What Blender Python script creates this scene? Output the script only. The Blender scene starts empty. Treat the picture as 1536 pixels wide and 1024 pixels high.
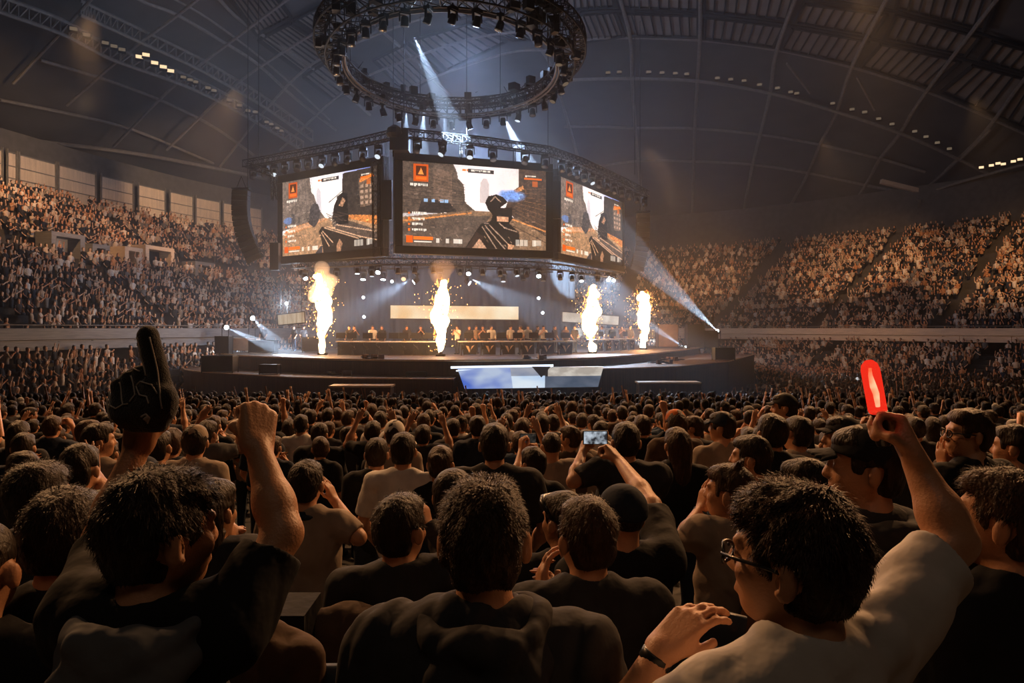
import bpy, math, random
import numpy as np
from mathutils import Vector, Matrix
R_ = random.Random(7)
NR = np.random.RandomState(11)
F_PX = 1100.0; CX = 768.0; HY = 492.0; H = 4.9     # focal length in px, horizon row, eye height
def P(px, py, Y):
    return Vector(((px-CX)/F_PX*Y, Y, H-(py-HY)/F_PX*Y))
scene = bpy.context.scene
COL = scene.collection

# ------------------------------------------------------------------ materials
def mat(name, c, c2=None, scale=20.0, rough=.7, bump=0.0, metal=0.0, em=None, es=0.0, stretch=(1,1,1), spec=.4, bscale=None, detail=4.0, sheen=0.0):
    m = bpy.data.materials.new(name); m.use_nodes = True
    nt = m.node_tree; nd = nt.nodes; lk = nt.links
    b = nd['Principled BSDF']
    b.inputs['Roughness'].default_value = rough
    b.inputs['Metallic'].default_value = metal
    b.inputs['Specular IOR Level'].default_value = spec
    if sheen: b.inputs['Sheen Weight'].default_value = sheen
    c = tuple(c)+(1,)
    tc = nd.new('ShaderNodeTexCoord'); mp = nd.new('ShaderNodeMapping')
    mp.inputs['Scale'].default_value = stretch
    lk.new(tc.outputs['Object'], mp.inputs['Vector'])
    n = nd.new('ShaderNodeTexNoise'); n.inputs['Scale'].default_value = scale; n.inputs['Detail'].default_value = detail
    lk.new(mp.outputs['Vector'], n.inputs['Vector'])
    r = nd.new('ShaderNodeValToRGB')
    c2 = tuple(c2)+(1,) if c2 else tuple(x*.75 for x in c[:3])+(1,)
    r.color_ramp.elements[0].position = .35; r.color_ramp.elements[1].position = .65
    r.color_ramp.elements[0].color = c; r.color_ramp.elements[1].color = c2
    lk.new(n.outputs['Fac'], r.inputs['Fac']); lk.new(r.outputs['Color'], b.inputs['Base Color'])
    if bump:
        n2 = nd.new('ShaderNodeTexNoise'); n2.inputs['Scale'].default_value = bscale or scale*2; n2.inputs['Detail'].default_value = 3
        lk.new(mp.outputs['Vector'], n2.inputs['Vector'])
        bp = nd.new('ShaderNodeBump'); bp.inputs['Strength'].default_value = bump; bp.inputs['Distance'].default_value = .02
        lk.new(n2.outputs['Fac'], bp.inputs['Height']); lk.new(bp.outputs['Normal'], b.inputs['Normal'])
    if em:
        b.inputs['Emission Color'].default_value = tuple(em)+(1,); b.inputs['Emission Strength'].default_value = es
        m.cycles.emission_sampling = 'NONE' if es < 30 else 'AUTO'
    return m
def emat(name, c, s, c2=None, scale=3, stretch=(1,1,1), sampling='NONE'):
    m = bpy.data.materials.new(name); m.use_nodes = True
    nt = m.node_tree; nd = nt.nodes; lk = nt.links
    nd.remove(nd['Principled BSDF'])
    e = nd.new('ShaderNodeEmission'); e.inputs['Strength'].default_value = s
    e.inputs['Color'].default_value = tuple(c)+(1,)
    if c2:
        tc = nd.new('ShaderNodeTexCoord'); mp = nd.new('ShaderNodeMapping'); mp.inputs['Scale'].default_value = stretch
        n = nd.new('ShaderNodeTexNoise'); n.inputs['Scale'].default_value = scale
        r = nd.new('ShaderNodeValToRGB'); r.color_ramp.elements[0].position=.38; r.color_ramp.elements[1].position=.62
        r.color_ramp.elements[0].color = tuple(c)+(1,); r.color_ramp.elements[1].color = tuple(c2)+(1,)
        lk.new(tc.outputs['Object'], mp.inputs['Vector']); lk.new(mp.outputs['Vector'], n.inputs['Vector'])
        lk.new(n.outputs['Fac'], r.inputs['Fac']); lk.new(r.outputs['Color'], e.inputs['Color'])
    lk.new(e.outputs[0], nd['Material Output'].inputs['Surface'])
    m.cycles.emission_sampling = sampling
    return m
M = {}
M['black'] = mat('black_paint', (.012,.013,.015), rough=.5)
M['metal'] = mat('dark_truss_metal', (.007,.0075,.008), (.012,.012,.013), rough=.55, metal=.2)
M['steel'] = mat('roof_steel', (.20,.185,.165), (.14,.13,.12), rough=.6, scale=3)
M['lampbody'] = mat('lamp_body_black', (.008,.008,.009), rough=.5, spec=.25)
M['skin'] = mat('skin', (.54,.27,.145), (.45,.215,.11), scale=9, rough=.48, bump=.12, bscale=160, spec=.45)
M['skin2'] = mat('skin_tan', (.43,.21,.11), (.36,.17,.09), scale=9, rough=.5, bump=.12, bscale=160)
M['hair'] = mat('hair_black', (.016,.010,.007), (.030,.018,.011), scale=40, rough=.5, bump=.5, bscale=90, stretch=(1,1,.35), spec=.25)
M['hairb'] = mat('hair_brown', (.065,.032,.016), (.030,.016,.009), scale=40, rough=.5, bump=.5, bscale=90, stretch=(1,1,.35), spec=.25)
def cloth(n, c, c2=None, rough=.85, scale=6): 
    return mat(n, c, c2, scale=scale, rough=rough, bump=.35, bscale=14, spec=.25, detail=6)
M['c_black'] = cloth('cloth_black', (.012,.012,.014))
M['c_char'] = cloth('cloth_charcoal', (.035,.034,.036))
M['c_navy'] = cloth('cloth_navy', (.018,.026,.045))
M['c_grey'] = cloth('cloth_grey', (.16,.155,.15))
M['c_tan'] = cloth('cloth_tan', (.36,.28,.21))
M['c_white'] = cloth('cloth_white', (.72,.68,.62))
M['c_brown'] = cloth('cloth_brown', (.09,.055,.035))
M['c_blue'] = cloth('cloth_blue', (.04,.07,.12))
M['c_orange'] = cloth('cloth_orange', (.55,.14,.03))
M['c_jean'] = cloth('denim', (.03,.04,.06))
M['c_hood'] = cloth('hoodie_charcoal', (.030,.030,.034), (.045,.042,.042))
M['c_hoodg'] = cloth('hood_slate_grey', (.13,.135,.145), (.09,.095,.105))
M['c_tee'] = cloth('tee_light_grey', (.56,.52,.48), (.44,.41,.38))
M['foam'] = mat('foam_black', (.010,.010,.011), (.016,.015,.015), scale=90, rough=.95, bump=.5, bscale=300, sheen=.4)
M['foamline'] = mat('foam_grey_print', (.55,.50,.45), rough=.9)
M['plastic'] = mat('black_plastic', (.015,.015,.017), rough=.3)
M['seat'] = mat('seat_blue_grey', (.035,.05,.075), (.03,.04,.06), rough=.35, scale=8)
M['concrete'] = mat('concrete', (.10,.095,.09), (.07,.066,.062), scale=1.5, rough=.9, bump=.2)
M['standfloor'] = mat('stand_concrete_dark', (.05,.045,.042), (.035,.032,.03), scale=1.2, rough=.9)
M['deck'] = mat('stage_deck', (.050,.034,.024), (.03,.022,.017), scale=2, rough=.65)
M['skirt'] = mat('stage_skirt', (.12,.06,.03), (.07,.035,.02), scale=2, rough=.7, bump=.3, bscale=3, stretch=(6,6,.2))  # orange glow on the stage front is put into this brown
M['edge'] = mat('stage_edge_wood', (.80,.55,.34), (.65,.45,.28), scale=4, rough=.5)
M['white'] = mat('white_laminate', (.75,.70,.62), rough=.4)
M['case'] = mat('road_case_brown', (.20,.12,.07), (.14,.085,.05), scale=3, rough=.6)
M['drape'] = mat('black_drape', (.008,.009,.011), (.005,.006,.008), scale=1.2, rough=.9, bump=1., bscale=1.5, stretch=(3,3,.05))
M['fascia'] = mat('fascia_beige', (.70,.55,.40), (.55,.43,.31), scale=2, rough=.7, stretch=(.5,.5,8))  # beige raised, warm light on the far ledge is in the colour
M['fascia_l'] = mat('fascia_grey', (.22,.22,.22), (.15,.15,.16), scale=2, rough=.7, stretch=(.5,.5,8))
M['panel'] = mat('clerestory_panel', (.62,.50,.38), (.48,.39,.30), scale=1.5, rough=.7, bump=.3, bscale=2, stretch=(4,4,.3))
M['warm'] = emat('warm_lamp_glass', (1,.72,.42), 1.3)
M['warmdim'] = emat('warm_lamp_glass_dim', (1,.74,.50), .14)
M['cool'] = emat('cool_lamp_lens', (.75,.88,1), 26)
M['cooldim'] = emat('cool_lamp_lens_dim', (.8,.9,1), 1.0)
M['dark_lens'] = mat('dark_lamp_lens', (.05,.05,.06), rough=.1)

# ------------------------------------------------------------------ mesh helpers
def tag(o, label=None, cat=None, group=None, kind=None):
    if label: o['label'] = label
    if cat: o['category'] = cat
    if group: o['group'] = group
    if kind: o['kind'] = kind
    return o
def empty(name, loc=(0,0,0), rz=0.0):
    o = bpy.data.objects.new(name, None); COL.objects.link(o); o.location = loc; o.rotation_euler = (0,0,rz)
    o.empty_display_size = .2
    return o
class MB:
    def __init__(s): s.v=[]; s.f=[]; s.m=[]
    def add(s, vs, fs, mi=0):
        n=len(s.v); s.v += [tuple(v) for v in vs]; s.f += [tuple(i+n for i in f) for f in fs]; s.m += [mi]*len(fs)
    def box(s, c, d, rot=None, mi=0, taper=1.0):
        x,y,z=[k/2 for k in d]; t=taper
        vs=[(-x,-y,-z),(x,-y,-z),(x,y,-z),(-x,y,-z),(-x*t,-y*t,z),(x*t,-y*t,z),(x*t,y*t,z),(-x*t,y*t,z)]
        vs=[Vector(v) for v in vs]
        if rot is not None: vs=[rot@v for v in vs]
        vs=[v+Vector(c) for v in vs]
        s.add(vs,[(0,3,2,1),(4,5,6,7),(0,1,5,4),(1,2,6,5),(2,3,7,6),(3,0,4,7)],mi)
    def tube(s, p, q, r, r2=None, n=6, mi=0, caps=True):
        p=Vector(p); q=Vector(q); r2 = r if r2 is None else r2
        d=(q-p)
        if d.length<1e-6: return
        d.normalize(); a=d.orthogonal().normalized(); b=d.cross(a)
        vs=[]
        for c,rr in((p,r),(q,r2)):
            for i in range(n):
                t=2*math.pi*i/n; vs.append(c+a*math.cos(t)*rr+b*math.sin(t)*rr)
        fs=[(i,(i+1)%n,n+(i+1)%n,n+i) for i in range(n)]
        if caps: fs+= [tuple(range(n-1,-1,-1)), tuple(range(n,2*n))]
        s.add(vs,fs,mi)
    def poly(s, pts, r, n=6, mi=0):
        for a,b in zip(pts[:-1],pts[1:]): s.tube(a,b,r,n=n,mi=mi)
    def path(s, pts, r, n=8, mi=0, closed=False):
        pts=[Vector(p) for p in pts]; L=len(pts); rings=[]
        up=Vector((0,0,1))
        for i,p in enumerate(pts):
            if closed: d=pts[(i+1)%L]-pts[i-1]
            else: d=pts[min(i+1,L-1)]-pts[max(i-1,0)]
            d.normalize(); a=up.cross(d)
            if a.length<1e-3: a=Vector((1,0,0))
            a.normalize(); b=d.cross(a)
            rr = r[i] if hasattr(r,'__len__') else r
            rings.append([p+a*math.cos(2*math.pi*k/n)*rr+b*math.sin(2*math.pi*k/n)*rr for k in range(n)])
        vs=[v for ring in rings for v in ring]; fs=[]
        for i in range(L if closed else L-1):
            j=(i+1)%L
            for k in range(n):
                fs.append((i*n+k,i*n+(k+1)%n,j*n+(k+1)%n,j*n+k))
        if not closed: fs+= [tuple(range(n-1,-1,-1)), tuple((L-1)*n+k for k in range(n))]
        s.add(vs,fs,mi)
    def lathe(s, prof, n=16, c=(0,0,0), rot=None, mi=0):
        vs=[];fs=[];c=Vector(c)
        for r,z in prof:
            for i in range(n):
                t=2*math.pi*i/n; v=Vector((r*math.cos(t),r*math.sin(t),z))
                if rot is not None: v=rot@v
                vs.append(v+c)
        for j in range(len(prof)-1):
            for i in range(n):
                fs.append((j*n+i,j*n+(i+1)%n,(j+1)*n+(i+1)%n,(j+1)*n+i))
        fs.append(tuple(range(n-1,-1,-1))); fs.append(tuple((len(prof)-1)*n+i for i in range(n)))
        s.add(vs,fs,mi)
    def build(s, name, m, parent=None, smooth=False, bevel=0.0):
        me=bpy.data.meshes.new(name); me.from_pydata(s.v,[],s.f)
        ms = m if isinstance(m,(list,tuple)) else [m]
        for x in ms: me.materials.append(x)
        if len(ms)>1: me.polygons.foreach_set('material_index', s.m)
        if smooth: me.polygons.foreach_set('use_smooth',[True]*len(s.f))
        me.update()
        o=bpy.data.objects.new(name,me); COL.objects.link(o)
        if parent is not None: o.parent=parent
        if bevel:
            b=o.modifiers.new('bevel','BEVEL'); b.width=bevel; b.segments=2; b.limit_method='ANGLE'
        return o
def npmesh(name, V, Q, mats, mi=None, smooth=True, parent=None, link=True):
    """V (n,3), Q (m,4) all quads"""
    me=bpy.data.meshes.new(name)
    me.vertices.add(len(V)); me.vertices.foreach_set('co', np.ascontiguousarray(V,dtype=np.float32).ravel())
    me.loops.add(Q.size); me.loops.foreach_set('vertex_index', Q.astype(np.int32).ravel())
    me.polygons.add(len(Q)); k=Q.shape[1]
    me.polygons.foreach_set('loop_start', np.arange(0,Q.size,k,dtype=np.int32))
    me.polygons.foreach_set('loop_total', np.full(len(Q),k,dtype=np.int32))
    for m in mats: me.materials.append(m)
    if mi is not None: me.polygons.foreach_set('material_index', mi.astype(np.int32))
    me.polygons.foreach_set('use_smooth', np.full(len(Q),smooth))
    me.update(calc_edges=True)
    o=bpy.data.objects.new(name,me)
    if link: COL.objects.link(o)
    if parent is not None: o.parent=parent
    return o
def kids(o): return [c for c in bpy.data.objects if c.parent==o]
def copy_tree(o, children):
    """children: dict root->list of (obj, its children)"""
    c=o.copy(); COL.objects.link(c)
    for ch,sub in children:
        d=ch.copy(); COL.objects.link(d); d.parent=c
        for g in sub:
            e=g.copy(); COL.objects.link(e); e.parent=d
    return c
def tree_of(o):
    ks=[c for c in bpy.data.objects if c.parent==o]
    return [(k,[g for g in bpy.data.objects if g.parent==k]) for k in ks]

# ------------------------------------------------------------------ signed distance modelling
def unit(v):
    v=np.asarray(v,float); return v/max(np.linalg.norm(v),1e-9)
class SDF:
    def __init__(s, lo, hi, h):
        s.h=h; s.lo=np.array(lo,float); s.n=np.ceil((np.array(hi)-s.lo)/h).astype(int)+1
        s.F=np.full(s.n,1.0,np.float32)
        s.ax=[(s.lo[i]+h*np.arange(s.n[i])).astype(np.float32) for i in range(3)]
    def win(s, lo, hi):
        a=np.maximum(np.floor((np.array(lo)-s.lo)/s.h).astype(int),0); b=np.minimum(np.ceil((np.array(hi)-s.lo)/s.h).astype(int)+1,s.n)
        if (b<=a).any(): return None
        sl=tuple(slice(a[i],b[i]) for i in range(3))
        X=s.ax[0][sl[0]][:,None,None]; Y=s.ax[1][sl[1]][None,:,None]; Z=s.ax[2][sl[2]][None,None,:]
        return sl,X,Y,Z
    def comb(s, sl, d, k):
        a=s.F[sl]
        if k>0:
            h=np.maximum(k-np.abs(a-d),0)/k
            s.F[sl]=np.minimum(a,d)-h*h*k*.25
        else: s.F[sl]=np.minimum(a,d)
    def cut(s, fn, k=.005):
        X=s.ax[0][:,None,None]; Y=s.ax[1][None,:,None]; Z=s.ax[2][None,None,:]
        d=-fn(X,Y,Z); a=s.F
        h=np.maximum(k-np.abs(a-d),0)/k
        s.F=(np.maximum(a,d)+h*h*k*.25).astype(np.float32)
    def cap(s, a, b, r1, r2=None, k=.02, cutb=None):
        r2=r1 if r2 is None else r2
        a=np.array(a,float); b=np.array(b,float); m=max(r1,r2)+k+s.h*2
        w=s.win(np.minimum(a,b)-m,np.maximum(a,b)+m)
        if w is None: return
        sl,X,Y,Z=w; ab=b-a; L=max(ab@ab,1e-12)
        px,py,pz=X-a[0],Y-a[1],Z-a[2]
        t0=(px*ab[0]+py*ab[1]+pz*ab[2])/L
        t=np.clip(t0,0,1)
        d=np.sqrt((px-t*ab[0])**2+(py-t*ab[1])**2+(pz-t*ab[2])**2)-(r1+(r2-r1)*t)
        if cutb is not None:
            d=np.maximum(d,(t0-cutb)*math.sqrt(L))
        s.comb(sl,d.astype(np.float32),k)
    def ell(s, c, r, k=.02, Rm=None, sub=False):
        c=np.array(c,float); r=np.array(r,float); m=max(r)+k+s.h*2
        w=s.win(c-m,c+m)
        if w is None: return
        sl,X,Y,Z=w; px,py,pz=X-c[0],Y-c[1],Z-c[2]
        if Rm is not None:   # Rm columns = local axes in grid space
            q=[px*Rm[0,i]+py*Rm[1,i]+pz*Rm[2,i] for i in range(3)]
        else: q=[px,py,pz]
        k0=np.sqrt((q[0]/r[0])**2+(q[1]/r[1])**2+(q[2]/r[2])**2)
        k1=np.sqrt((q[0]/r[0]**2)**2+(q[1]/r[1]**2)**2+(q[2]/r[2]**2)**2)+1e-9
        d=(k0*(k0-1)/k1).astype(np.float32)
        if sub:
            a=s.F[sl]; d=-d; h=np.maximum(k-np.abs(a-d),0)/k
            s.F[sl]=np.maximum(a,d)+h*h*k*.25
        else: s.comb(sl,d,k)
    def noise(s, amp, freq, seed=0, z=1.0, ridged=False):
        X=s.ax[0][:,None,None]; Y=s.ax[1][None,:,None]; Z=s.ax[2][None,None,:]
        rs=np.random.RandomState(seed); n=0
        for i in range(5):
            w=rs.randn(3); w/=np.linalg.norm(w); w[2]*=z; w*=freq*(.7+.9*rs.rand())
            u=rs.randn(3)*freq*.5; 
            ph=X*w[0]+Y*w[1]+Z*w[2]+1.3*np.sin(X*u[0]+Y*u[1]+Z*u[2]+rs.rand()*6)+rs.rand()*6
            v=np.sin(ph)
            if ridged: v=1-2*np.abs(v)
            n=n+v
        s.F=(s.F+amp*n/2.2).astype(np.float32)
    def mesh(s):
        F=s.F; 
        F[0]=F[-1]=1; F[:,0]=F[:,-1]=1; F[:,:,0]=F[:,:,-1]=1
        ins=F<0
        nx,ny,nz=F.shape
        c=np.zeros((nx-1,ny-1,nz-1),np.int8)
        for i in(0,1):
            for j in(0,1):
                for k in(0,1): c+=ins[i:nx-1+i,j:ny-1+j,k:nz-1+k]
        act=(c>0)&(c<8); idx=np.argwhere(act)
        vid=np.full(c.shape,-1,np.int32); vid[act]=np.arange(len(idx))
        acc=np.zeros((len(idx),3)); cnt=np.zeros(len(idx))
        I,J,K=idx.T
        cor=[(i,j,k) for i in(0,1) for j in(0,1) for k in(0,1)]
        for a in range(8):
            for b in range(a+1,8):
                ca,cb=cor[a],cor[b]
                if sum(abs(x-y) for x,y in zip(ca,cb))!=1: continue
                fa=F[I+ca[0],J+ca[1],K+ca[2]]; fb=F[I+cb[0],J+cb[1],K+cb[2]]
                mk=(fa<0)!=(fb<0); t=np.where(mk,fa/np.where(mk,fa-fb,1),0)
                p=np.array(ca)[None]+t[:,None]*(np.array(cb)-np.array(ca))[None]
                acc[mk]+=p[mk]; cnt[mk]+=1
        V=(idx+acc/cnt[:,None])*s.h+s.lo
        Q=[]
        e=(ins[:-1]!=ins[1:]); e[:,0]=e[:,-1]=False; e[:,:,0]=e[:,:,-1]=False
        i,j,k=np.argwhere(e).T; q=np.stack([vid[i,j-1,k-1],vid[i,j,k-1],vid[i,j,k],vid[i,j-1,k]],1); fl=ins[i,j,k]; q[~fl]=q[~fl][:,::-1]; Q.append(q)
        e=(ins[:,:-1]!=ins[:,1:]); e[0]=e[-1]=False; e[:,:,0]=e[:,:,-1]=False
        i,j,k=np.argwhere(e).T; q=np.stack([vid[i-1,j,k-1],vid[i-1,j,k],vid[i,j,k],vid[i,j,k-1]],1); fl=ins[i,j,k]; q[~fl]=q[~fl][:,::-1]; Q.append(q)
        e=(ins[:,:,:-1]!=ins[:,:,1:]); e[0]=e[-1]=False; e[:,0]=e[:,-1]=False
        i,j,k=np.argwhere(e).T; q=np.stack([vid[i-1,j-1,k],vid[i,j-1,k],vid[i,j,k],vid[i-1,j,k]],1); fl=ins[i,j,k]; q[~fl]=q[~fl][:,::-1]; Q.append(q)
        Q=np.concatenate(Q); Q=Q[(Q>=0).all(1)]
        # relax a little (tangential smoothing of the net)
        for it in range(2):
            S=np.zeros_like(V); N=np.zeros(len(V))
            for a,b in((0,1),(1,2),(2,3),(3,0)):
                np.add.at(S,Q[:,a],V[Q[:,b]]); np.add.at(N,Q[:,a],1)
            V=V*.6+.4*S/np.maximum(N,1)[:,None]
        return V,Q
WASH=35; STL=12500; STR=15000; COOL=5600; ROOFW=210; SCR=160; HAZE=.0012; EXPO=0.0; FE=1350; BK=2.5; NEAR=10000; FILL=85; FOG=.0048
# ------------------------------------------------------------------ people
def rotm(yaw=0,pitch=0,roll=0):
    return np.array(Matrix.Rotation(yaw,3,'Z')@Matrix.Rotation(pitch,3,'X')@Matrix.Rotation(roll,3,'Y'))
def hand_prims(W, Z, N, side, pose, sc=1.0):
    """list of capsules (a,b,r1,r2,k) for a hand. side=+1 right hand, -1 left"""
    Z=unit(Z); N=np.array(N,float); N=unit(N-(N@Z)*Z); X=np.cross(N,Z); W=np.array(W,float)
    t=-side
    def L(x,y,z): return W+sc*(X*x+N*y+Z*z)
    out=[]
    xs=np.array([-.031,-.0105,.0105,.031])*(-t)   # index first on the thumb side
    if t>0: xs=np.array([.031,.0105,-.0105,-.031])
    else: xs=np.array([-.031,-.0105,.0105,.031])
    RZ=[.080,.088,.084,.072]
    for x,rz_ in zip(xs,RZ): out.append((L(x*.62,0,-.005),L(x*.96,.000,rz_),.0160*sc,.0118*sc,.010))
    out.append((L(t*.018,.008,.012),L(t*.024,.014,.05),.017*sc,.013*sc,.014))
    ln=[.070,.079,.073,.057]
    A={'open':(8,12,8),'relax':(25,32,20),'fist':(82,98,62),'grip':(62,78,45),'clap':(18,16,10),'spread':(4,10,8)}[pose]
    for i,x in enumerate(xs):
        p=L(x*.96,.002,RZ[i]+.002); a=0; sp = (x/.031)*(.16 if pose in('open','spread') else .04)
        if pose=='spread': sp*=1.6
        r=.0092*sc if i<3 else .008*sc
        for j,(fr,an) in enumerate(zip((.45,.31,.24),A)):
            a+=math.radians(an+(i-1.5)*2)
            d=(Z*math.cos(a)+N*math.sin(a))+X*sp*math.cos(a); q=p+unit(d)*ln[i]*fr*sc
            out.append((p,q,r*(1-.07*j),r*(1-.07*(j+1)),.004)); p=q
    if pose in('fist','grip'):
        pts=[L(t*.026,.012,.022),L(t*.040,.034,.048),L(t*.018,.046,.068),L(-t*.004,.047,.070)]
    elif pose=='relax': pts=[L(t*.024,.012,.02),L(t*.045,.026,.052),L(t*.046,.034,.08)]
    else: pts=[L(t*.024,.008,.02),L(t*.052,.018,.048),L(t*.066,.022,.078)]
    for a_,b_ in zip(pts[:-1],pts[1:]): out.append((a_,b_,.0115*sc,.0095*sc,.005))
    return out

def build_person(spec):
    """spec -> list of (part_name, mesh, material) local frame: feet at z=0, faces +Y. First is the body."""
    g=spec.get; h=g('h',.012); hz=1.585
    yaw,pitch,roll=g('head',(0,0,0)); Rh=rotm(yaw,pitch,roll)
    lean=g('lean',(0,0))   # shift of the head/shoulders in x,y
    sh=np.array([lean[0],lean[1],0])
    hc=np.array([0,.012,hz])+sh*1.25
    nb=np.array([0,-.02,1.435])+sh
    wide=g('wide',1.0)
    def hp(x,y,z): return hc+Rh@np.array([x,y,z])
    S={}; 
    for s in(-1,1):
        S[s]=np.array([s*.175*wide,-.01,1.375])+sh
        if g('armR' if s>0 else 'armL'):
            e=np.array(g('armR' if s>0 else 'armL')['e'])
            if e[2]>S[s][2]-.02: S[s]=S[s]+np.array([-s*.02,.01,.045])
    arms={}
    for s,nm in((-1,'armL'),(1,'armR')):
        a=g(nm)
        if a is None: a={'e':(s*.24*wide,.0,1.10),'w':(s*.22,.14,.93),'hand':'relax','n':(-s,.2,0)}
        arms[s]=a
    # ---- body
    pts=[hc+.16,hc-.16,nb]
    for s in arms:
        a=arms[s]; pts+= [np.array(a['e'])+.07,np.array(a['e'])-.07]
        w=np.array(a['w']); z=unit(np.array(a.get('z',w-np.array(a['e'])))); pts+= [w+z*.2+.06,w+z*.2-.06,w-.06,w+.06]
    pts+= [np.array([-.24*wide,-.17,.88]),np.array([.24*wide,.19,.88]),S[-1]-.08,S[1]+.08]
    pts=np.array(pts)
    B=SDF(pts.min(0)-.02,pts.max(0)+.02,h)
    # torso (under the clothes)
    B.ell((0,0,1.0)+sh*.3,(.13*wide,.085,.16),.05); B.ell((0,0,1.22)+sh*.7,(.145*wide,.09,.18),.05)
    B.cap(S[-1]*.85+np.array([0,0,.18]),S[1]*.85+np.array([0,0,.18]),.045,.045,.05)
    B.cap(nb+np.array([0,0,-.06]),nb+np.array([0,.0,.0]),.060,.057,.04)
    for s in(-1,1): B.cap(nb+np.array([s*.02,0,-.01]),S[s]*.9+np.array([0,0,.13]),.035,.035,.04)
    B.cap(nb,hp(0,-.022,-.06),.058,.053,.03)
    for s in(-1,1):
        a=arms[s]; e=np.array(a['e']); w=np.array(a['w'])
        k=1+.12*(wide-1)*4
        B.cap(S[s],e,.047*k,.038*k,.03)
        B.cap(e,e+(w-e)*.35,.039*k,.041*k,.02); B.cap(e+(w-e)*.3,w,.041*k,.0255*k,.02)
        z=np.array(a.get('z',w-e))
        for pr in hand_prims(w,z,a['n'],s,a.get('hand','relax'),a.get('hs',1.0)):
            B.cap(pr[0],pr[1],max(pr[2],h*.62),max(pr[3],h*.6),k=pr[4] if h<.009 else .008)
    # head
    fw=g('face',1.0)
    B.ell(hp(0,-.008,.028),(.076,.096,.093),.02,Rh)
    B.ell(hp(0,.030,-.040),(.063*fw,.066,.075),.03,Rh)
    B.ell(hp(0,.062,-.088),(.026,.024,.020),.03,Rh)
    B.cap(hp(0,.094,.018),hp(0,.108,-.022),.009,.0135,.014)
    B.cap(hp(-.013,.100,-.026),hp(.013,.100,-.026),.009,.009,.008)
    B.cap(hp(-.036,.084,.030),hp(.036,.084,.030),.011,.011,.014)
    for s in(-1,1):
        B.ell(hp(s*.040,.066,-.022),(.022,.020,.020),.02,Rh)
        B.ell(hp(s*.031,.096,.008),(.018,.012,.011),.008,Rh,sub=True)
        if h<.01: B.ell(hp(s*.031,.083,.008),(.0125,.0125,.0125),.003,Rh)
        B.ell(hp(s*.085,-.012,-.008),(.012,.021,.035),.007,Rh@rotm(s*-.45,0,0))
        if h<.007: B.ell(hp(s*.093,-.000,-.004),(.006,.011,.018),.005,Rh@rotm(s*-.45,0,0),sub=True)
    B.cap(hp(-.021,.088,-.056),hp(.021,.088,-.056),.008,.008,.008)
    if h<.01: B.cap(hp(-.016,.094,-.064),hp(.016,.094,-.064),.0065,.0065,.006)
    out=[('body',)+B.mesh()+(g('skin','skin'),)]
    # ---- hair
    st=g('hair','short'); hm=g('hairm','hair')
    hh=min(h,.009)
    if st!='none':
        lo=hc-.17; hi=hc+.17
        if st in('long','tail'): lo=lo-np.array([.03,.06,.22])
        A=SDF(lo,hi,hh)
        if st=='shaved':
            A.ell(hp(0,-.010,.032),(.079,.098,.094),.02,Rh)
        else:
            A.ell(hp(0,-.016,.030),(.089*g('hw',1.0),.104,.106),.02,Rh)
            A.ell(hp(0,.035,.085),(.066,.062,.038),.03,Rh)
            A.ell(hp(0,-.045,-.030),(.066,.050,.072),.04,Rh)
        if st=='long':
            A.cap(hp(0,-.05,.0),hp(0,-.075,-.24),.085,.075,.05)
        if st=='tail':
            A.ell(hp(0,-.10,.055),(.042,.042,.042),.02,Rh)
        if st=='bun':
            A.ell(hp(0,-.085,.095),(.036,.034,.032),.015,Rh)
        if st=='tuft':
            for i in range(5): A.cap(hp(-.03+.015*i,-.03,.12),hp(-.045+.022*i,-.045-.01*(i%2),.158),.016,.006,.012)
        RT=Rh.T
        def face(X,Y,Z):
            px,py,pz=X-hc[0],Y-hc[1],Z-hc[2]
            qx=px*RT[0,0]+py*RT[0,1]+pz*RT[0,2]; qy=px*RT[1,0]+py*RT[1,1]+pz*RT[1,2]; qz=px*RT[2,0]+py*RT[2,1]+pz*RT[2,2]
            # region to remove (negative inside): in front of and below the hairline, and under the nape
            f1=np.maximum(.052-qy, qz-(.058-.0*qx))
            ear=np.maximum(np.maximum(-(np.abs(qx)-.058), np.abs(qy+.012)-.028), qz-.020)
            ear=np.maximum(ear,-.06-qz)
            side=np.maximum(np.maximum(-(np.abs(qx)-.045),.010-qy), qz+.014)
            nape=qz+.078+.18*np.clip(-qy-.02,-.1,.1)*0
            f=np.minimum(np.minimum(f1,side),ear)
            if st not in('long',): f=np.minimum(f,nape)
            return f
        if st!='shaved': A.cut(face,.012)
        else: A.cut(lambda X,Y,Z: face(X,Y,Z),.006)
        if st!='shaved': A.noise(.0028,55,seed=g('seed',1),z=.5); A.noise(.0018 if hh>.006 else .0028,150,seed=g('seed',1)+5,z=.35)
        V,Q=A.mesh()
        ns=g('strands',0)
        if ns:
            rs=np.random.RandomState(g('seed',1)); fi=rs.randint(0,len(Q),ns)
            q=Q[fi]; w=rs.dirichlet((1,1,1,1),ns)
            p=(V[q]*w[:,:,None]).sum(1); nn=np.cross(V[q[:,1]]-V[q[:,0]],V[q[:,2]]-V[q[:,0]]); nn/=np.linalg.norm(nn,axis=1)[:,None]+1e-9
            cen=hp(0,-.01,.03); 
            if (np.einsum('ij,ij->i',nn,p-cen)<0).mean()>.5: nn=-nn
            whorl=hp(.01,-.045,.13)
            fl=p-whorl; fl-= nn*np.einsum('ij,ij->i',fl,nn)[:,None]; fl/=np.linalg.norm(fl,axis=1)[:,None]+1e-9
            fl+=rs.randn(ns,3)*.28
            tf=g('fluff',.5)
            qz=(p-hc)@Rh[:,2]; qx=np.abs((p-hc)@Rh[:,0]); fac=np.clip((qz+.10)/.13,.30,1)*np.where((qz<.02)&(qx>.05),.45,1)
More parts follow.
